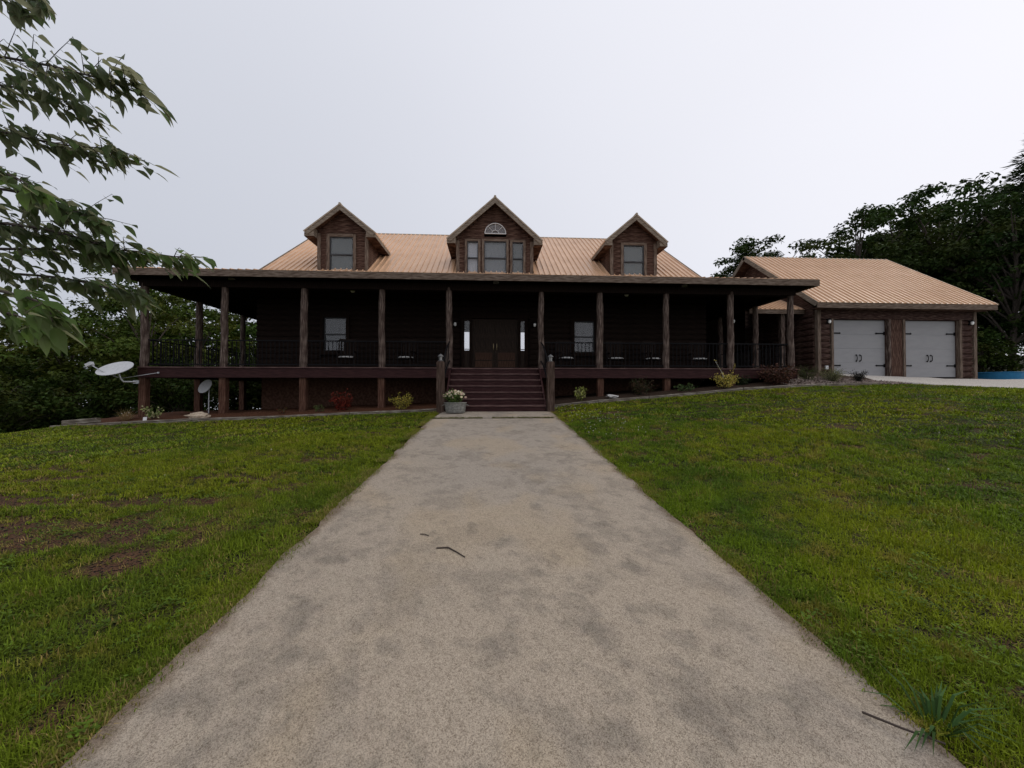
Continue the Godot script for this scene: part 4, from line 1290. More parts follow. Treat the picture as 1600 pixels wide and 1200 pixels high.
func build_trees() -> void:
	var A := broadleaf(13.0, 4.3, 0.16, 95, 120, 0.30, Color(.046, .076, .014))
	var B := broadleaf(12.0, 4.8, 0.10, 100, 115, 0.32, Color(.040, .066, .013), 0.4)
	var C := broadleaf(9.0, 3.6, 0.06, 90, 105, 0.27, Color(.050, .074, .014), 0.5)
	var D := broadleaf(14.0, 4.6, 0.2, 100, 110, 0.33, Color(.03, .05, .014), 0.38)
	var P := pine(17.0, 5.2, 0.16, Color(.022, .036, .017))
	var S := broadleaf(3.0, 2.0, 0.0, 60, 85, 0.17, Color(.032, .050, .011), 0.6)
	var kinds := {"A": A, "B": B, "C": C, "D": D, "P": P, "S": S}
	var wl := "dense green broad-leaved tree in the dark woods left of the house"
	var wg := "trees of the woods on the left"
	# kind, x, d, scale, wide, turn
	for q in [["A", -25.5, 30.0, 1.02, 1.0, 0.3], ["B", -31, 27, .82, 1.0, 2], ["B", -36, 31, .9, 1.1, 1], ["A", -30, 36, .88, 1.1, 4], ["C", -22.5, 22, .9, 1.1, 3], ["C", -27, 20, .92, 1.1, 1.1], ["C", -18.5, 25, .95, 1.05, 5], ["B", -20, 33, .92, 1.0, 2.2], ["A", -14.5, 36, .8, 1.1, .4], ["B", -12, 30.5, .72, 1.0, 3.3], ["C", -33, 21, 1.0, 1.1, 2.7], ["C", -24, 16.5, .86, 1.05, 4.4], ["C", -16.8, 20, .8, 1.0, 0.8], ["C", -29, 14.0, .9, 1.1, .2]]:
		plant_tree("broadleaf_tree", kinds[q[0]], q[1], q[2], Vector3(q[4], 1.0, q[4]) * q[3], q[5], "tallest round-topped tree rising above the left corner of the porch roof" if q[1] == -25.5 else wl, wg)
	for q in [[-18.2, 15.2, 1.0, 0], [-20.5, 13.6, 1.05, 2], [-23, 12.6, 1.1, 4], [-16.6, 17.3, .95, 1], [-15.2, 19.2, 1.0, 3], [-26, 12.0, 1.2, 5], [-14.0, 21.5, 1.0, 2.5], [-19.2, 18.5, 1.1, 5.5], [-22, 15.5, 1.2, 3.1], [-13.2, 24.5, 1.1, .9], [-15.5, 27.0, 1.3, 4.0], [-12.0, 27.5, 1.4, 1.0], [-10.5, 30.0, 1.6, 2.0], [-13.5, 17.5, .9, 5.0], [-12.6, 22.8, 1.2, 2.2], [-11.2, 33.0, 1.9, 4.4], [-15.0, 31.0, 1.8, 0.7]]:
		plant_tree("woodland_bush", S, q[0], q[1], Vector3.ONE * q[2], q[3], "leafy green bush along the edge of the woods on the left", "bushes at the edge of the woods", 0.1)
	# trees to the right
	var rl := "tall dark broad-leaved tree in the mass behind the garage roof"
	for q in [["D", 27.5, 27.0, .92, 1.0, 1.0], ["D", 34.5, 30.5, 1.08, 1.05, 2.6], ["D", 24.5, 33.0, .90, 1.1, 4.1], ["D", 31.0, 24.5, .93, 1.0, .2], ["B", 38.0, 27.5, 1.15, 1.0, 5.2], ["D", 42.5, 33, 1.3, 1.1, 3.0]]:
		plant_tree("dark_tree", kinds[q[0]], q[1], q[2], Vector3(q[4], 1, q[4]) * q[3], q[5], rl, "trees behind the garage")
	plant_tree("pine_tree", P, 36.6, 22.2, Vector3(1.45, .99, 1.45), 0.6, "tall pine at the right picture edge with tiers of dark sprays", "")
	plant_tree("dark_tree", D, 30.5, 20.6, Vector3(.8, .82, .8), 2.6, "dark broad-leaved tree close to the right end of the garage", "trees behind the garage")
	plant_tree("pine_tree", P, 23.2, 33.5, Vector3(.7, .70, .7), 1.6, "spiky dark pine top above the garage ridge near its gable", "")
	plant_tree("pine_tree", P, 26.6, 34.5, Vector3(.62, .68, .62), 4.6, "open-branched pine top above the middle of the garage ridge", "")
	plant_tree("small_tree", C, 20.0, 31.0, Vector3(.9, .95, .9), 2.6, "small green tree between the house roof and the garage gable", "")
	for q in [[27.5, 20.0, 1.0, 0.5], [24.8, 21.5, 1.05, 2.4], [31.0, 17.5, .95, 4.0], [35, 19, 1.1, 1.2], [22.6, 24.0, 1.2, 5.1]]:
		plant_tree("roadside_bush", S, q[0], q[1], Vector3.ONE * q[2], q[3], "dark bush under the trees right of the garage", "bushes right of the garage", 0.1)

# the near tree on the left: trunk out of frame, drooping leafy branches reaching in
func near_leaf_mesh(fold: float, curl: float) -> ArrayMesh:
	var b := MB.new()
	var prof := [[0.0, 0.0], [0.12, 0.55], [0.32, 1.0], [0.55, 0.86], [0.75, 0.5], [0.9, 0.18], [1.0, 0.0]]
	var w := 0.20
	b.col = Color(1, 1, 1)
	for i in prof.size() - 1:
		var p: Array = prof[i]; var q: Array = prof[i + 1]
		var cy := func(t: float) -> float: return -curl * t * t
		var a := Vector3(p[0], cy.call(p[0]), 0); var e := Vector3(q[0], cy.call(q[0]), 0)
		for s in [-1.0, 1.0]:
			var a2 := Vector3(p[0], cy.call(p[0]) + fold * p[1] * w, s * p[1] * w); var e2 := Vector3(q[0], cy.call(q[0]) + fold * q[1] * w, s * q[1] * w)
			if s > 0: b.quad(a, a2, e2, e)
			else: b.quad(a, e, e2, a2)
	b.tube(PackedVector3Array([Vector3(-0.2, 0.03, 0), Vector3(0.02, 0, 0)]), PackedFloat32Array([0.011, 0.009]), 4, false)
	return b.mesh()

func build_near_tree() -> void:
	var t := thing("near_tree", Vector3(-5.4, height(-5.4, 2.6), -2.6), "near tree whose drooping leafy branches reach in from the left edge", "tree")
	var org := t.position
	var tb := MB.new()
	tb.tube(PackedVector3Array([Vector3(0, -.3, 0), Vector3(.05, 1, .02), Vector3(.0, 2.2, -.05), Vector3(.1, 3.6, 0), Vector3(.05, 5.2, .1)]), PackedFloat32Array([.17, .13, .11, .08, .04]), 10)
	part("trunk", tb, M.bark, t)
	# world points of each branch, from the trunk outwards
	var lines := [
		[[Vector3(-5.35, 4.23, -2.60), Vector3(-4.66, 4.73, -3.13), Vector3(-3.99, 4.48, -3.00), Vector3(-3.44, 4.24, -2.87), Vector3(-3.24, 4.14, -2.81)], 14, 0.55, 0.10, 1.00, 0],
		[[Vector3(-5.35, 4.13, -2.60), Vector3(-4.27, 4.63, -3.11), Vector3(-3.53, 4.42, -2.87), Vector3(-3.12, 4.20, -2.75), Vector3(-2.99, 4.08, -2.69)], 7, 0.60, 0.08, 1.00, 0],
		[[Vector3(-5.35, 3.76, -2.60), Vector3(-5.46, 4.26, -3.49), Vector3(-3.98, 4.03, -3.10), Vector3(-3.17, 3.79, -2.86), Vector3(-2.71, 3.62, -2.73), Vector3(-2.38, 3.52, -2.67)], 62, 0.30, 0.34, 1.00, 0],
		[[Vector3(-5.35, 3.47, -2.60), Vector3(-4.98, 3.97, -3.36), Vector3(-3.89, 3.81, -3.10), Vector3(-3.27, 3.64, -2.92), Vector3(-2.97, 3.52, -2.85)], 34, 0.40, 0.26, 1.00, 0],
		[[Vector3(-5.35, 3.28, -2.60), Vector3(-5.46, 3.78, -3.49), Vector3(-3.98, 3.50, -3.11), Vector3(-3.32, 3.30, -2.92), Vector3(-2.89, 3.18, -2.80), Vector3(-2.46, 3.10, -2.68)], 58, 0.32, 0.24, 0.95, 0],
		[[Vector3(-5.35, 2.79, -2.60), Vector3(-4.82, 3.29, -3.26), Vector3(-3.53, 3.03, -2.79), Vector3(-2.98, 2.83, -2.56), Vector3(-2.74, 2.71, -2.45)], 18, 0.40, 0.20, 1.10, 1],
		[[Vector3(-5.35, 2.70, -2.60), Vector3(-5.46, 3.20, -3.50), Vector3(-3.93, 3.03, -3.11), Vector3(-3.27, 2.89, -2.93), Vector3(-2.94, 2.77, -2.86), Vector3(-2.66, 2.66, -2.74)], 50, 0.30, 0.26, 1.00, 0],
		[[Vector3(-5.35, 2.43, -2.60), Vector3(-5.46, 2.93, -3.51), Vector3(-3.93, 2.77, -3.12), Vector3(-3.27, 2.66, -2.93), Vector3(-2.90, 2.57, -2.86), Vector3(-2.65, 2.48, -2.80)], 52, 0.30, 0.26, 1.00, 0],
		[[Vector3(-5.35, 2.25, -2.60), Vector3(-5.63, 2.75, -3.62), Vector3(-4.02, 2.60, -3.23), Vector3(-3.20, 2.54, -3.03), Vector3(-2.59, 2.49, -2.89), Vector3(-2.13, 2.42, -2.82)], 62, 0.30, 0.24, 0.95, 1],
		[[Vector3(-5.35, 2.01, -2.60), Vector3(-5.63, 2.51, -3.62), Vector3(-4.02, 2.41, -3.23), Vector3(-3.31, 2.35, -3.09), Vector3(-2.87, 2.26, -2.96), Vector3(-2.47, 2.16, -2.84)], 50, 0.30, 0.22, 0.95, 0],
		[[Vector3(-5.35, 1.73, -2.60), Vector3(-4.43, 2.23, -2.85), Vector3(-2.98, 2.08, -2.37), Vector3(-2.45, 1.99, -2.14), Vector3(-2.17, 1.91, -2.02)], 18, 0.40, 0.14, 1.00, 1],
		[[Vector3(-5.35, 1.62, -2.60), Vector3(-4.95, 2.12, -3.19), Vector3(-3.57, 2.06, -2.81), Vector3(-2.98, 1.97, -2.57), Vector3(-2.66, 1.86, -2.45)], 14, 0.40, 0.16, 0.90, 1],
	]
	var leaves := []
	for ln in lines:
		var pts := PackedVector3Array()
		var src: Array = ln[0]
		var curve := Curve3D.new()
		for p in src: curve.add_point(p)
		var n := 14
		var rad := PackedFloat32Array()
		for i in n + 1:
			var f := float(i) / n * (src.size() - 1)
			var k := mini(int(f), src.size() - 2)
			var p0: Vector3 = src[maxi(k - 1, 0)]; var p1: Vector3 = src[k]; var p2: Vector3 = src[k + 1]; var p3: Vector3 = src[mini(k + 2, src.size() - 1)]
			pts.append(p1.cubic_interpolate(p2, p0, p3, f - k) - org)
			rad.append(lerpf(0.018, 0.0025, float(i) / n))
		var bb := MB.new()
		bb.tube(pts, rad, 6, false)
		# side twigs with leaves
		var total := int(ln[1] * 1.0)
		for j in total:
			var f: float = lerpf(ln[2], 1.0, (j + rng.randf()) / total)
			var fi := f * n
			var k := mini(int(fi), n - 1)
			var at := pts[k].lerp(pts[k + 1], fi - k)
			var along := (pts[k + 1] - pts[k]).normalized()
			var side := Vector3(rng.randf_range(-.5, .6), rng.randf_range(-.8, .42), rng.randf_range(-1, 1))
			var tl := rng.randf_range(0.05, ln[3] * 1.5) * (1.15 - 0.6 * f)
			var tip := at + (along * 0.6 + side).normalized() * tl
			if tl > 0.06:
				bb.tube(PackedVector3Array([at, at.lerp(tip, .5) + Vector3.UP * .006, tip]), PackedFloat32Array([.003, .0022, .0015]), 4, false)
			for m in 4:
				var root := at.lerp(tip, [1.0, 0.78, 0.55, 0.3][m])
				var dir := (along * rng.randf_range(0.4, 1.2) + Vector3(rng.randf_range(-.2, .7), rng.randf_range(-.95, 0.1), rng.randf_range(-.7, .7))).normalized()
				var up := (Vector3.UP + Vector3(rng.randf_range(-.6, .6), 0, rng.randf_range(-.6, .6))).normalized()
				var zz := dir.cross(up).normalized()
				var yy := zz.cross(dir).normalized()
				var s: float = rng.randf_range(0.095, 0.165) * ln[4]
				leaves.append([Transform3D(Basis(dir * s, yy * s, zz * s), root + dir * s * 0.2), rng.randi() % 3, ln[5]])
		part("branch", bb, M.twig, t)
	var shapes := [near_leaf_mesh(0.35, 0.18), near_leaf_mesh(0.2, 0.3), near_leaf_mesh(0.5, 0.08)]
	var mats := []
	for q in [Color(.018, .036, .010), Color(.030, .060, .012), Color(.06, .11, .018)]:
		var m := leafy(0.3)
		m.vertex_color_use_as_albedo = false
		m.albedo_color = q.linear_to_srgb()
		mats.append(m)
	var rest := [MB.new(), MB.new(), MB.new()]
	var step := maxf(1.0, leaves.size() / 295.0)
	var nxt := 0.0
	for i in leaves.size():
		var l: Array = leaves[i]
		var tone: int = clampi(l[2] + (rng.randi() % 5) / 4, 0, 2)
		if i >= nxt:
			var o := obj("leaf", shapes[l[1]], mats[tone], t)
			o.transform = l[0]
			nxt += step
		else:
			var src: Array = shapes[l[1]].surface_get_arrays(0)
			var b: MB = rest[tone]
			var vv: PackedVector3Array = src[Mesh.ARRAY_VERTEX]; var nn: PackedVector3Array = src[Mesh.ARRAY_NORMAL]
			for k in vv.size():
				b.v.append(l[0] * vv[k]); b.n.append((l[0].basis * nn[k]).normalized()); b.c.append(Color.WHITE)
	for k in 3:
		if rest[k].v.size(): stuff(part("foliage", rest[k], mats[k], t))

# ---------------------------------------------------------------- garden and small things
func shrub_meshes(r: float, h: float, stems: int, n: int, leaf: float, cols: Array, spiky := 0.3) -> Array:
	r *= 1.2; h *= 1.2; leaf *= 1.15; n = int(n * 1.4)
	var t := MB.new(); var b := MB.new()
	for i in stems:
		var a := rng.randf() * TAU
		var tip := Vector3(cos(a) * r * rng.randf_range(.3, .95), h * rng.randf_range(.6, 1.05), sin(a) * r * rng.randf_range(.3, .95))
		t.tube(PackedVector3Array([Vector3(0, -.08, 0), tip * Vector3(.4, .55, .4), tip]), PackedFloat32Array([.008, .006, .002]), 4, false)
		for j in n / stems:
			var f := rng.randf_range(.25, 1.0)
			var p := Vector3(tip.x * f, tip.y * f, tip.z * f) + rand_dir() * r * 0.22
			if p.y < 0.01: p.y = 0.02
			var dir := (rand_dir() + Vector3.UP * spiky + Vector3(tip.x, 0, tip.z).normalized() * 0.5).normalized()
			var q: Color = cols[rng.randi() % cols.size()]
			var g := rng.randf_range(.75, 1.25)
			b.col = Color(q.r * g, q.g * g, q.b * g)
			leaf_quad(b, p, dir, rand_dir(), leaf * rng.randf_range(.6, 1.3), leaf * 0.28)
	return [t.mesh(), b.mesh()]

func garden_plant(called: String, x: float, d: float, meshes: Array, label: String, lift := 0.08) -> Node3D:
	var o := thing(called, Vector3(x, height(x, d) + lift, -d), label, "plant", "plants in the porch bed")
	obj("stem", meshes[0], M.twig, o); obj("foliage", meshes[1], M.plant, o)
	return o

func stone(called: String, at: Vector3, size: Vector3, m: Material, label: String, sd: int) -> void:
	var b := MB.new()
	var rows := 7; var cols := 12
	var f := func(i: int, k: int) -> Vector3:
		var a := PI * i / rows; var c := TAU * (k % cols) / cols
		var p := Vector3(sin(a) * cos(c), cos(a), sin(a) * sin(c))
		p *= 1.0 + nz.get_noise_3d(p.x * 70 + sd * 40, p.y * 70, p.z * 70) * 0.7
		return p * size
	for i in rows:
		for k in cols:
			b.quad(f.call(i, k), f.call(i, k + 1), f.call(i + 1, k + 1), f.call(i + 1, k))
	var o := part(called, b, m)
	o.name = numbered(called) if o.name != called else o.name
	o.position = at
	tag(o, label, "rock", "rocks in the bed")

func chair(x: float, z: float, turn: float, label: String) -> void:
	var c := thing("porch_chair", Vector3(x, DECK, z), label, "chair", "chairs on the porch", turn)
	for s in [-.27, .27]:
		board("leg", Vector3(s - .02, .03, .20), Vector3(s + .02, .62, .24), M.chair, c)
		board("leg", Vector3(s - .02, .03, -.26), Vector3(s + .02, 1.08, -.22), M.chair, c)
		board("armrest", Vector3(s - .045, .62, -.22), Vector3(s + .045, .645, .30), M.chair, c)
		var b := MB.new()
		var pts := PackedVector3Array(); var rad := PackedFloat32Array()
		for k in 9:
			var q := lerpf(-.48, .42, k / 8.0)
			pts.append(Vector3(s, .02 + q * q * .22, q)); rad.append(.018)
		b.tube(pts, rad, 6)
		part("rocker", b, M.chair, c)
	board("seat", Vector3(-.28, .38, -.24), Vector3(.28, .41, .26), M.chair, c)
	var cb := MB.new()
	cb.lathe(Vector3(0, .413, .01), PackedVector2Array([Vector2(0, .055), Vector2(.24, .05), Vector2(.27, .03), Vector2(.26, .004), Vector2(0, 0)]), 20, Vector3(1, 1, .85))
	part("cushion", cb, M.cushion, c)
	for i in 5:
		board("back_slat", Vector3(-.22 + i * .098, .48, -.25), Vector3(-.165 + i * .098, 1.0, -.235), M.chair, c)
	board("top_rail", Vector3(-.25, 1.0, -.262), Vector3(.25, 1.1, -.222), M.chair, c)

func satellite_dish(o: Node3D, at: Vector3, r: float, aim: Vector3, tilt_flat: float) -> void:
	var b := MB.new()
	var prof := PackedVector2Array()
	for k in 8:
		var q := k / 7.0
		prof.append(Vector2(r * q, r * 0.16 * q * q))
	for k in 8:
		var q := 1.0 - k / 7.0
		prof.append(Vector2(r * q, r * 0.16 * q * q - 0.012))
	b.lathe(Vector3.ZERO, prof, 28, Vector3(1, 1, tilt_flat))
	var y := aim.normalized()
	var x := Vector3.UP.cross(y).normalized()
	var dsh := part("reflector", b, M.dish, o)
	dsh.transform = Transform3D(Basis(x, y, x.cross(y)), at)

func build_small_things() -> void:
	# landscape timbers edging the beds
	var names := ["weathered landscape timber at the far left end of the bed", "weathered landscape timber before the dry grass tuft", "weathered landscape timber before the tan rock", "weathered landscape timber before the left porch posts", "weathered landscape timber before the red shrub", "weathered landscape timber between red shrub and front walk"]
	var xs := [-12.3, -10.4, -8.5, -6.3, -4.1, -2.6, -1.55]
	for i in 6:
		timber(xs[i], xs[i + 1], names[i], 11.58)
	timber(-12.15, -11.2, "short grey timber stacked on the far left bed edge", 11.72, 0.11)
	names = ["weathered timber beside the right newel post", "weathered timber edging the bed below the white rock", "weathered timber before the dark brown shrub", "pale timber left of the tall yellow shrub", "weathered timber before the tall yellow shrub", "weathered timber before the purple laceleaf shrub", "weathered timber edging the gravel by the drive"]
	xs = [1.8, 3.3, 4.9, 6.4, 7.9, 9.2, 10.6, 12.4]
	for i in 7:
		timber(xs[i], xs[i + 1], names[i], 11.58)
	# rocks
	stone("tan_rock", Vector3(-8.62, height(-8.6, 12.0) + .12, -11.95), Vector3(.27, .12, .2), M.rock, "flat tan rock in the bed below the small satellite dish", 1)
	stone("white_rock", Vector3(3.85, height(3.85, 11.9) + .14, -11.85), Vector3(.19, .055, .13), M.white_rock, "flat white rock on the bed edge right of the steps", 2)
	stone("grey_rock", Vector3(10.7, height(10.7, 12.6) + .1, -12.5), Vector3(.3, .1, .2), M.rock, "flat rock behind the round grey-green shrubs", 3)
	# gravel by the drive
	var gm := MB.new()
	gm.lathe(Vector3.ZERO, PackedVector2Array([Vector2(0, -.012), Vector2(.02, -.004), Vector2(.018, .010), Vector2(0, .016)]), 5)
	var spots := []
	for i in 2600:
		var x := rng.randf_range(9.6, 13.6); var d := rng.randf_range(11.62, 13.0)
		if x > 10.9 and d > 12.6 - (x - 10.9) * 0.25: continue
		var g := rng.randf_range(.5, 1.4)
		spots.append([Transform3D(Basis(rand_dir(), rng.randf() * TAU).scaled(Vector3.ONE * rng.randf_range(.5, 1.6)), Vector3(x, height(x, d) + .06 + 0.10 * smoothstep(11.6, 12.4, d), -d)), Color(.20 * g, .155 * g, .13 * g)])
	var gmat := plain(Color(1, 1, 1), 0.9); gmat.vertex_color_use_as_albedo = true
	tag(scatter("gravel", gm.mesh(), gmat, spots), "brown and grey gravel between the bed and the drive", "gravel")
	# plants from left to right
	var straw := MB.new()
	for i in 150:
		var a := rng.randf() * TAU; var tt := rng.randf_range(.1, .95)
		blade(straw, Vector3(cos(a) * .06, 0, sin(a) * .06), Vector3(cos(a) * sin(tt), cos(tt), sin(a) * sin(tt)), rng.randf_range(.25, .5), .005, rng.randf_range(.3, 1.2), Color(.30, .21, .11) * rng.randf_range(.6, 1.2))
	var dg := part("dry_grass", straw, M.plant)
	dg.position = Vector3(-10.72, height(-10.7, 12.0) + .06, -12.0)
	tag(dg, "tan dry ornamental grass tuft by the left corner post", "plant", "plants in the porch bed")
	garden_plant("variegated_plant", -9.95, 12.0, shrub_meshes(.24, .36, 10, 110, .07, [Color(.28, .30, .12), Color(.40, .38, .22), Color(.12, .18, .05)]), "small cream and green plant right of the dry grass tuft")
	var tagm := obj("plant_tag", cube, M.white_trim)
	tagm.position = Vector3(-10.02, height(-10, 11.85) + .14, -11.8); tagm.scale = Vector3(.10, .10, .006); tagm.rotation = Vector3(-.3, .1, .1)
	tag(tagm, "white nursery tag stuck in the soil by the cream plant", "plant tag")
	garden_plant("red_seedling", -6.35, 12.2, shrub_meshes(.14, .2, 6, 40, .05, [Color(.10, .03, .02), Color(.08, .06, .02)]), "tiny reddish seedling in the bare left part of the bed")
	garden_plant("red_shrub", -4.55, 12.25, shrub_meshes(.34, .52, 16, 420, .075, [Color(.13, .024, .017), Color(.17, .034, .022), Color(.085, .022, .016)], .1), "red laceleaf shrub in the bed left of the steps")
	garden_plant("green_sprig", -5.2, 12.1, shrub_meshes(.16, .2, 6, 60, .05, [Color(.07, .09, .03)]), "low green sprig left of the red shrub")
	garden_plant("yellow_shrub", -2.72, 12.05, shrub_meshes(.36, .40, 18, 420, .05, [Color(.32, .27, .05), Color(.38, .31, .06), Color(.21, .21, .045)], .5), "yellow-green shrub just left of the front steps")
	garden_plant("lime_plant", 2.85, 12.05, shrub_meshes(.27, .32, 16, 220, .055, [Color(.30, .32, .08), Color(.40, .38, .18), Color(.16, .21, .04)], .4), "lime green plant just right of the front steps")
	garden_plant("brown_shrub", 4.95, 12.2, shrub_meshes(.42, .46, 22, 600, .05, [Color(.055, .04, .022), Color(.035, .045, .02), Color(.08, .05, .03)], .3), "dark brownish round shrub right of the white rock")
	garden_plant("green_clump", 6.35, 12.2, shrub_meshes(.3, .2, 12, 160, .06, [Color(.05, .08, .03), Color(.08, .11, .04)]), "low dull green clump between brown and yellow shrubs")
	var ys := shrub_meshes(.40, .38, 20, 460, .055, [Color(.42, .34, .07), Color(.50, .40, .10), Color(.30, .28, .07)], .4)
	var yp := garden_plant("tall_yellow_shrub", 7.62, 12.0, ys, "yellow shrub with two tall arching shoots below the porch edge")
	var sh := MB.new()
	for q in [[-.12, -.42, .95], [.18, .28, .82]]:
		var pts := PackedVector3Array([Vector3(q[0] * .3, 0, 0), Vector3(q[0], q[2] * .5, .05), Vector3(q[1], q[2], .08)])
		sh.tube(pts, PackedFloat32Array([.006, .004, .002]), 4, false)
		for i in 46:
			var f := rng.randf()
			var p := pts[0].lerp(pts[1], f * 2) if f < .5 else pts[1].lerp(pts[2], f * 2 - 1)
			sh.col = Color(.30, .24, .07) * rng.randf_range(.7, 1.2)
			leaf_quad(sh, p, rand_dir(), rand_dir(), .05, .014)
	part("shoot", sh, M.plant, yp)
	garden_plant("purple_shrub", 9.45, 12.15, shrub_meshes(.60, .48, 26, 900, .075, [Color(.075, .035, .028), Color(.10, .05, .035), Color(.05, .03, .02)], .0), "purple-brown laceleaf shrub at the right end of the porch")
	garden_plant("dark_ground_plant", 8.55, 12.6, shrub_meshes(.4, .3, 16, 300, .06, [Color(.02, .03, .015), Color(.03, .04, .018)]), "dark leafy clump under the deck edge behind the timbers")
	garden_plant("olive_mound", 10.62, 12.3, shrub_meshes(.34, .40, 24, 1000, .032, [Color(.065, .075, .028), Color(.05, .06, .025)], .3), "olive green mound beside the purple shrub")
	garden_plant("grey_green_mound", 11.25, 12.0, shrub_meshes(.33, .36, 26, 1300, .028, [Color(.17, .175, .085), Color(.13, .14, .065)], .3), "pale grey-green rounded mound before the garage corner")
	garden_plant("dark_mound", 12.15, 12.0, shrub_meshes(.24, .28, 22, 700, .032, [Color(.018, .018, .016), Color(.028, .026, .022)], .3), "small blackish rounded mound in the gravel before the garage")
	# iris-like blades at the walk's near right edge
	var ib := MB.new()
	for i in 34:
		var a := rng.randf() * TAU; var tt := rng.randf_range(.3, 1.15)
		blade(ib, Vector3(cos(a) * .03, 0, sin(a) * .03), Vector3(cos(a) * sin(tt), cos(tt), sin(a) * sin(tt)), rng.randf_range(.14, .30), .006, rng.randf_range(.3, 1.4), Color(.05, .10, .03) * rng.randf_range(.6, 1.2))
	var iris := part("coarse_grass_tuft", ib, M.plant)
	iris.position = Vector3(1.80, height(1.8, 1.47), -1.47)
	tag(iris, "coarse dark green grass tuft leaning over the walk, bottom right", "plant")
	# galvanised tub of mums
	var tub := thing("galvanised_tub", Vector3(-0.92, 0.08 * 10.4 + .03, -10.42), "oval galvanised metal tub on the landing by the left newel post", "planter")
	var tb := MB.new()
	tb.lathe(Vector3.ZERO, PackedVector2Array([Vector2(0, .005), Vector2(.25, .005), Vector2(.255, .02), Vector2(.275, .12), Vector2(.28, .125), Vector2(.277, .14), Vector2(.295, .255), Vector2(.31, .27), Vector2(.305, .283), Vector2(.285, .28), Vector2(.27, .18), Vector2(0, .18)]), 30, Vector3(1, 1, .7))
	part("body", tb, M.galv, tub)
	var so := MB.new(); so.lathe(Vector3(0, .185, 0), PackedVector2Array([Vector2(.275, .03), Vector2(.15, .045), Vector2(0, .05)]), 20, Vector3(1, 1, .7))
	part("potting_soil", so, M.bed, tub)
	for s in [-1.0, 1.0]:
		var hb := MB.new()
		hb.tube(PackedVector3Array([Vector3(s * .30, .22, -.05), Vector3(s * .35, .20, -.03), Vector3(s * .35, .20, .03), Vector3(s * .30, .22, .05)]), PackedFloat32Array([.008, .008, .008, .008]), 5)
		part("handle", hb, M.galv, tub)
	var mum := thing("potted_mums", Vector3(-0.94, 0.08 * 10.4 + .235, -10.42), "cream and pink flowering mums planted in the galvanised tub", "flowers")
	var mm := shrub_meshes(.28, .30, 22, 620, .055, [Color(.09, .13, .035), Color(.06, .10, .03)], .3)
	obj("stem", mm[0], M.twig, mum); obj("foliage", mm[1], M.plant, mum)
	var fl := MB.new()
	for i in 60:
		var a := rng.randf() * TAU; var r := sqrt(rng.randf()) * .30
		var p := Vector3(cos(a) * r, .37 - r * r * 1.6 + rng.randf_range(-.03, .04), sin(a) * r * .8)
		fl.col = [Color(.62, .55, .36), Color(.68, .62, .48), Color(.50, .36, .28)][i % 3]
		for k in 9:
			var b := TAU * k / 9.0
			leaf_quad(fl, p, Vector3(cos(b), sin(b) * .8, .25 - sin(b) * .6).normalized(), Vector3(0, .6, .8), .040, .015)
	part("blossoms", fl, M.petal, mum)
	# lanterns on the newels
	for s in [-1, 1]:
		var l := thing("solar_lantern", Vector3(-1.35 if s < 0 else 1.71, 2.27, -10.70), "small grey solar lantern on the %s newel post of the steps" % ("left" if s < 0 else "right"), "lantern", "lanterns on the newel posts")
		var b := MB.new()
		b.lathe(Vector3.ZERO, PackedVector2Array([Vector2(0, 0), Vector2(.07, 0), Vector2(.07, .02), Vector2(.05, .03), Vector2(0, .03)]), 12)
		part("base", b, M.pewter, l)
		var gl := MB.new(); gl.lathe(Vector3(0, .03, 0), PackedVector2Array([Vector2(.042, 0), Vector2(.052, .10), Vector2(0, .101)]), 12)
		part("glass", gl, M.frosted, l)
		for k in 4:
			var a := TAU * k / 4 + .4
			var bar := MB.new()
			bar.tube(PackedVector3Array([Vector3(cos(a) * .05, .03, sin(a) * .05), Vector3(cos(a) * .06, .13, sin(a) * .06)]), PackedFloat32Array([.005, .005]), 5)
			part("bar", bar, M.black_metal, l)
		var cp := MB.new(); cp.lathe(Vector3(0, .13, 0), PackedVector2Array([Vector2(.0, -.002), Vector2(.085, 0), Vector2(.08, .015), Vector2(.04, .055), Vector2(.015, .065), Vector2(0, .085)]), 12)
		part("cap", cp, M.pewter, l)
	# satellite dishes
	var s1 := thing("satellite_dish", Vector3(-10.76, 1.70, -12.45), "large grey satellite dish with feed arm on the left corner post", "satellite dish", "satellite dishes")
	satellite_dish(s1, Vector3(-.28, .36, .42), .46, Vector3(-.03, .80, .55), .85)
	var ab := MB.new()
	ab.tube(PackedVector3Array([Vector3(.02, .02, .12), Vector3(-.18, .02, .30), Vector3(-.20, .10, .36), Vector3(-.24, .26, .38)]), PackedFloat32Array([.025, .025, .025, .025]), 8)
	ab.box(Vector3(.02, .02, .115), Vector3(.16, .10, .03))
	part("mount_arm", ab, M.steel, s1)
	var fb := MB.new()
	fb.tube(PackedVector3Array([Vector3(-.22, .14, .42), Vector3(-.50, .30, .55), Vector3(-.80, .50, .62)]), PackedFloat32Array([.018, .016, .014]), 6)
	part("feed_arm", fb, M.steel, s1)
	var nb := MB.new()
	nb.box(Vector3(-.83, .52, .62), Vector3(.17, .09, .10), Basis(Vector3(0, 0, 1), .45)); nb.lathe(Vector3(-.78, .47, .58), PackedVector2Array([Vector2(0, 0), Vector2(.035, .0), Vector2(.035, .06), Vector2(0, .06)]), 8)
	part("receiver", nb, M.dish, s1)
	var br := MB.new()
	br.tube(PackedVector3Array([Vector3(-.20, .12, .36), Vector3(.60, .30, .06)]), PackedFloat32Array([.010, .010]), 6)
	br.box(Vector3(.61, .305, .055), Vector3(.05, .05, .03))
	part("strut", br, M.steel, s1)
	var gx := -9.25; var gd := 13.2
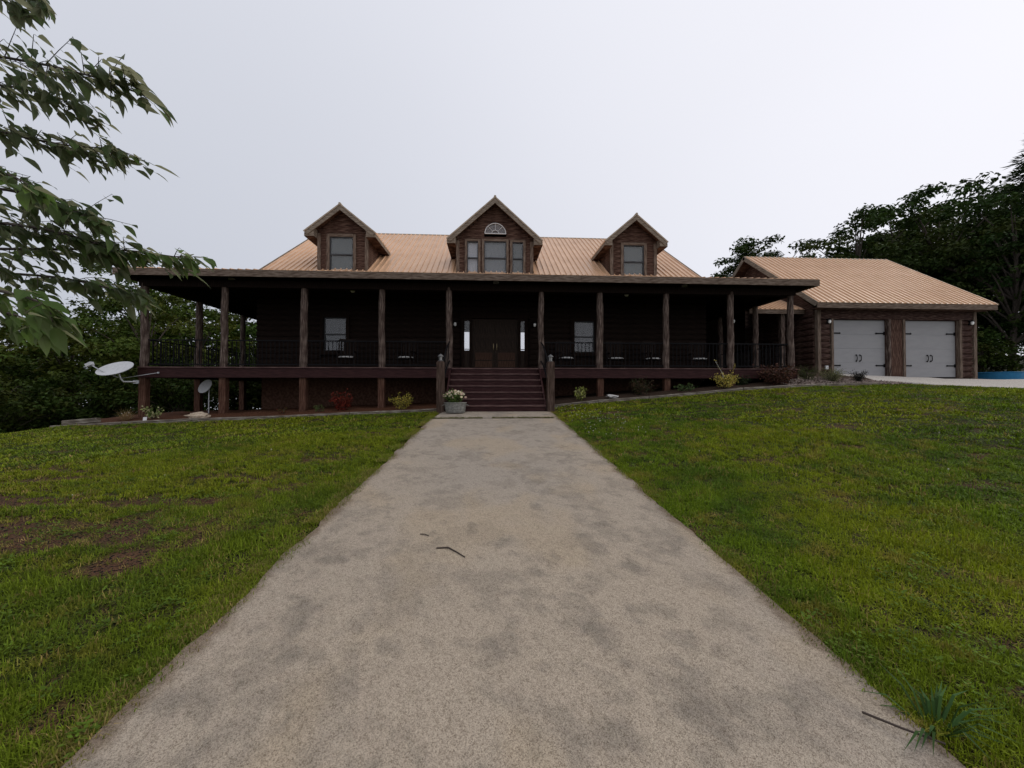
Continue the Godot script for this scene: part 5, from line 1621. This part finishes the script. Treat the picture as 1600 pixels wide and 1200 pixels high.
	var s2 := thing("satellite_dish", Vector3(gx, height(gx, gd) + .02, -gd), "small grey satellite dish on a thin pole under the left porch", "satellite dish", "satellite dishes")
	satellite_dish(s2, Vector3(-.02, 1.0, .06), .27, Vector3(-.32, .43, .835), .9)
	var pb := MB.new(); pb.tube(PackedVector3Array([Vector3(.03, -.1, 0), Vector3(.03, .9, 0), Vector3(.0, .98, .02)]), PackedFloat32Array([.02, .02, .02]), 7)
	part("pole", pb, M.steel, s2)
	# sticks on the walk
	for q in [["stick", [Vector3(-.41, .268, -3.02), Vector3(-.32, .272, -3.02), Vector3(-.25, .266, -2.95), Vector3(-.18, .259, -2.87)], .007, "bent brown stick lying in the middle of the front walk"], ["twig", [Vector3(-.58, .287, -3.27), Vector3(-.54, .29, -3.26), Vector3(-.5, .285, -3.23)], .004, "tiny twig lying just beyond the bent stick"], ["twig", [Vector3(1.55, .155, -1.53), Vector3(1.62, .165, -1.44), Vector3(1.72, .16, -1.37)], .005, "thin twig on the walk at the bottom right edge"]]:
		var b := MB.new()
		var rad := PackedFloat32Array()
		for k in q[1].size(): rad.append(q[2] * (1.0 - .15 * k))
		b.tube(PackedVector3Array(q[1]), rad, 6)
		var o := obj(numbered(q[0]), b.mesh(), M.twig, self)
		tag(o, q[3], "stick")
	# porch chairs
	chair(-5.0, -13.75, 0.25, "dark rocking chair with pale cushion by the left porch window")
	chair(-2.95, -13.75, -0.2, "dark rocking chair with pale cushion just left of the steps")
	chair(2.75, -13.7, 0.15, "dark rocking chair with pale cushion just right of the steps")
	chair(4.6, -13.75, -0.1, "dark rocking chair with pale cushion right of the right porch window")
	chair(6.0, -13.8, 0.3, "dark rocking chair with pale cushion in the middle of the right porch")
	chair(7.75, -13.8, -0.3, "dark rocking chair near the right end of the porch")
	# blue pool
	var pl := thing("blue_pool", Vector3(22.8, height(22.8, 16.0) + .02, -16.0), "low blue paddling pool beyond the drive right of the garage", "pool")
	var wb := MB.new()
	wb.lathe(Vector3.ZERO, PackedVector2Array([Vector2(0, .01), Vector2(.78, .01), Vector2(.80, .05), Vector2(.80, .38), Vector2(.77, .40), Vector2(.74, .36), Vector2(.74, .06), Vector2(0, .05)]), 28)
	part("wall", wb, M.pool, pl)
	var rm := MB.new()
	var ring := PackedVector3Array(); var rr := PackedFloat32Array()
	for k in 29: ring.append(Vector3(cos(TAU * k / 28) * .79, .40, sin(TAU * k / 28) * .79)); rr.append(.025)
	rm.tube(ring, rr, 6, false)
	part("rim", rm, M.pool, pl)

func timber(xa: float, xb: float, label: String, d: float, lift := 0.0) -> void:
	var a := Vector3(xa + .008, height(xa, d) + .03 + lift, -d); var b := Vector3(xb - .008, height(xb, d) + .03 + lift, -d)
	var dir := b - a
	var m := MB.new()
	var len := dir.length()
	m.prism(PackedVector2Array([Vector2(-.05, -.07), Vector2(.05, -.07), Vector2(.065, -.05), Vector2(.065, .05), Vector2(.05, .066), Vector2(-.05, .066), Vector2(-.065, .05), Vector2(-.065, -.05)]), -len / 2, len / 2)
	var o := part("landscape_timber", m, M.timber)
	var z := dir.normalized()
	var x := Vector3.UP.cross(z).normalized()
	o.transform = Transform3D(Basis(x, z.cross(x), z), (a + b) / 2.0 + Vector3(0, 0, rng.randf_range(-.02, .02)))
	tag(o, label, "timber", "timbers edging the beds")

func make_sky() -> Sky:
	# thin even overcast, brighter towards the veiled sun on the right
	var w := 256; var hh := 128
	var im := Image.create(w, hh, false, Image.FORMAT_RGBF)
	var glow := Vector3(0.80, 0.50, -0.42).normalized()
	for j in hh:
		for i in w:
			var th := PI * (j + 0.5) / hh; var ph := TAU * ((i + 0.5) / w - 0.5)
			var dir := Vector3(-sin(th) * sin(ph), cos(th), -sin(th) * cos(ph))
			var t := 0.5 + 0.5 * dir.dot(glow)
			var l := 0.53 + 0.54 * t
			l *= 1.0 + 0.02 * nz.get_noise_3d(dir.x * 40.0, dir.y * 90.0, dir.z * 40.0)
			var c := Color(0.92, 0.975, 1.11).lerp(Color(1.0, 0.985, 1.04), t)
			im.set_pixel(i, j, Color(c.r * l, c.g * l, c.b * l))
	var m := PanoramaSkyMaterial.new()
	m.panorama = ImageTexture.create_from_image(im)
	var s := Sky.new(); s.sky_material = m
	return s

func _ready() -> void:
	rng.seed = 20240611
	nz.seed = 7; nz.frequency = 0.02; nz.fractal_octaves = 3
	nz2.seed = 23; nz2.frequency = 0.02; nz2.fractal_octaves = 4
	# ---- camera
	var cam := Camera3D.new(); cam.name = "camera"
	cam.fov = 90.0; cam.near = 0.05; cam.far = 600.0
	cam.position = Vector3(0, 1.5, 0)
	cam.rotation_degrees = Vector3(0.764, -3.34, 0)
	add_child(cam); cam.current = true
	# ---- sky and light
	var env := Environment.new()
	env.background_mode = Environment.BG_SKY
	env.sky = make_sky()
	env.background_energy_multiplier = 1.0
	env.tonemap_mode = Environment.TONE_MAPPER_LINEAR
	env.tonemap_exposure = 1.0
	env.sdfgi_enabled = true; env.ssao_enabled = true; env.ssil_enabled = true
	var we := WorldEnvironment.new(); we.name = "environment"; we.environment = env
	add_child(we)
	var sun := DirectionalLight3D.new(); sun.name = "sun"
	sun.light_energy = 0.32; sun.light_angular_distance = 25.0
	sun.light_color = Color(1.0, 0.97, 0.92); sun.shadow_enabled = true
	add_child(sun)
	sun.look_at_from_position(Vector3(14, 11, -3), Vector3.ZERO)
	# ---- place
	make_materials()
	unit_shapes()
	build_ground()
	build_paths()
	build_house()
	build_garage()
	build_trees()
	build_near_tree()
	build_lawn()
	build_small_things()
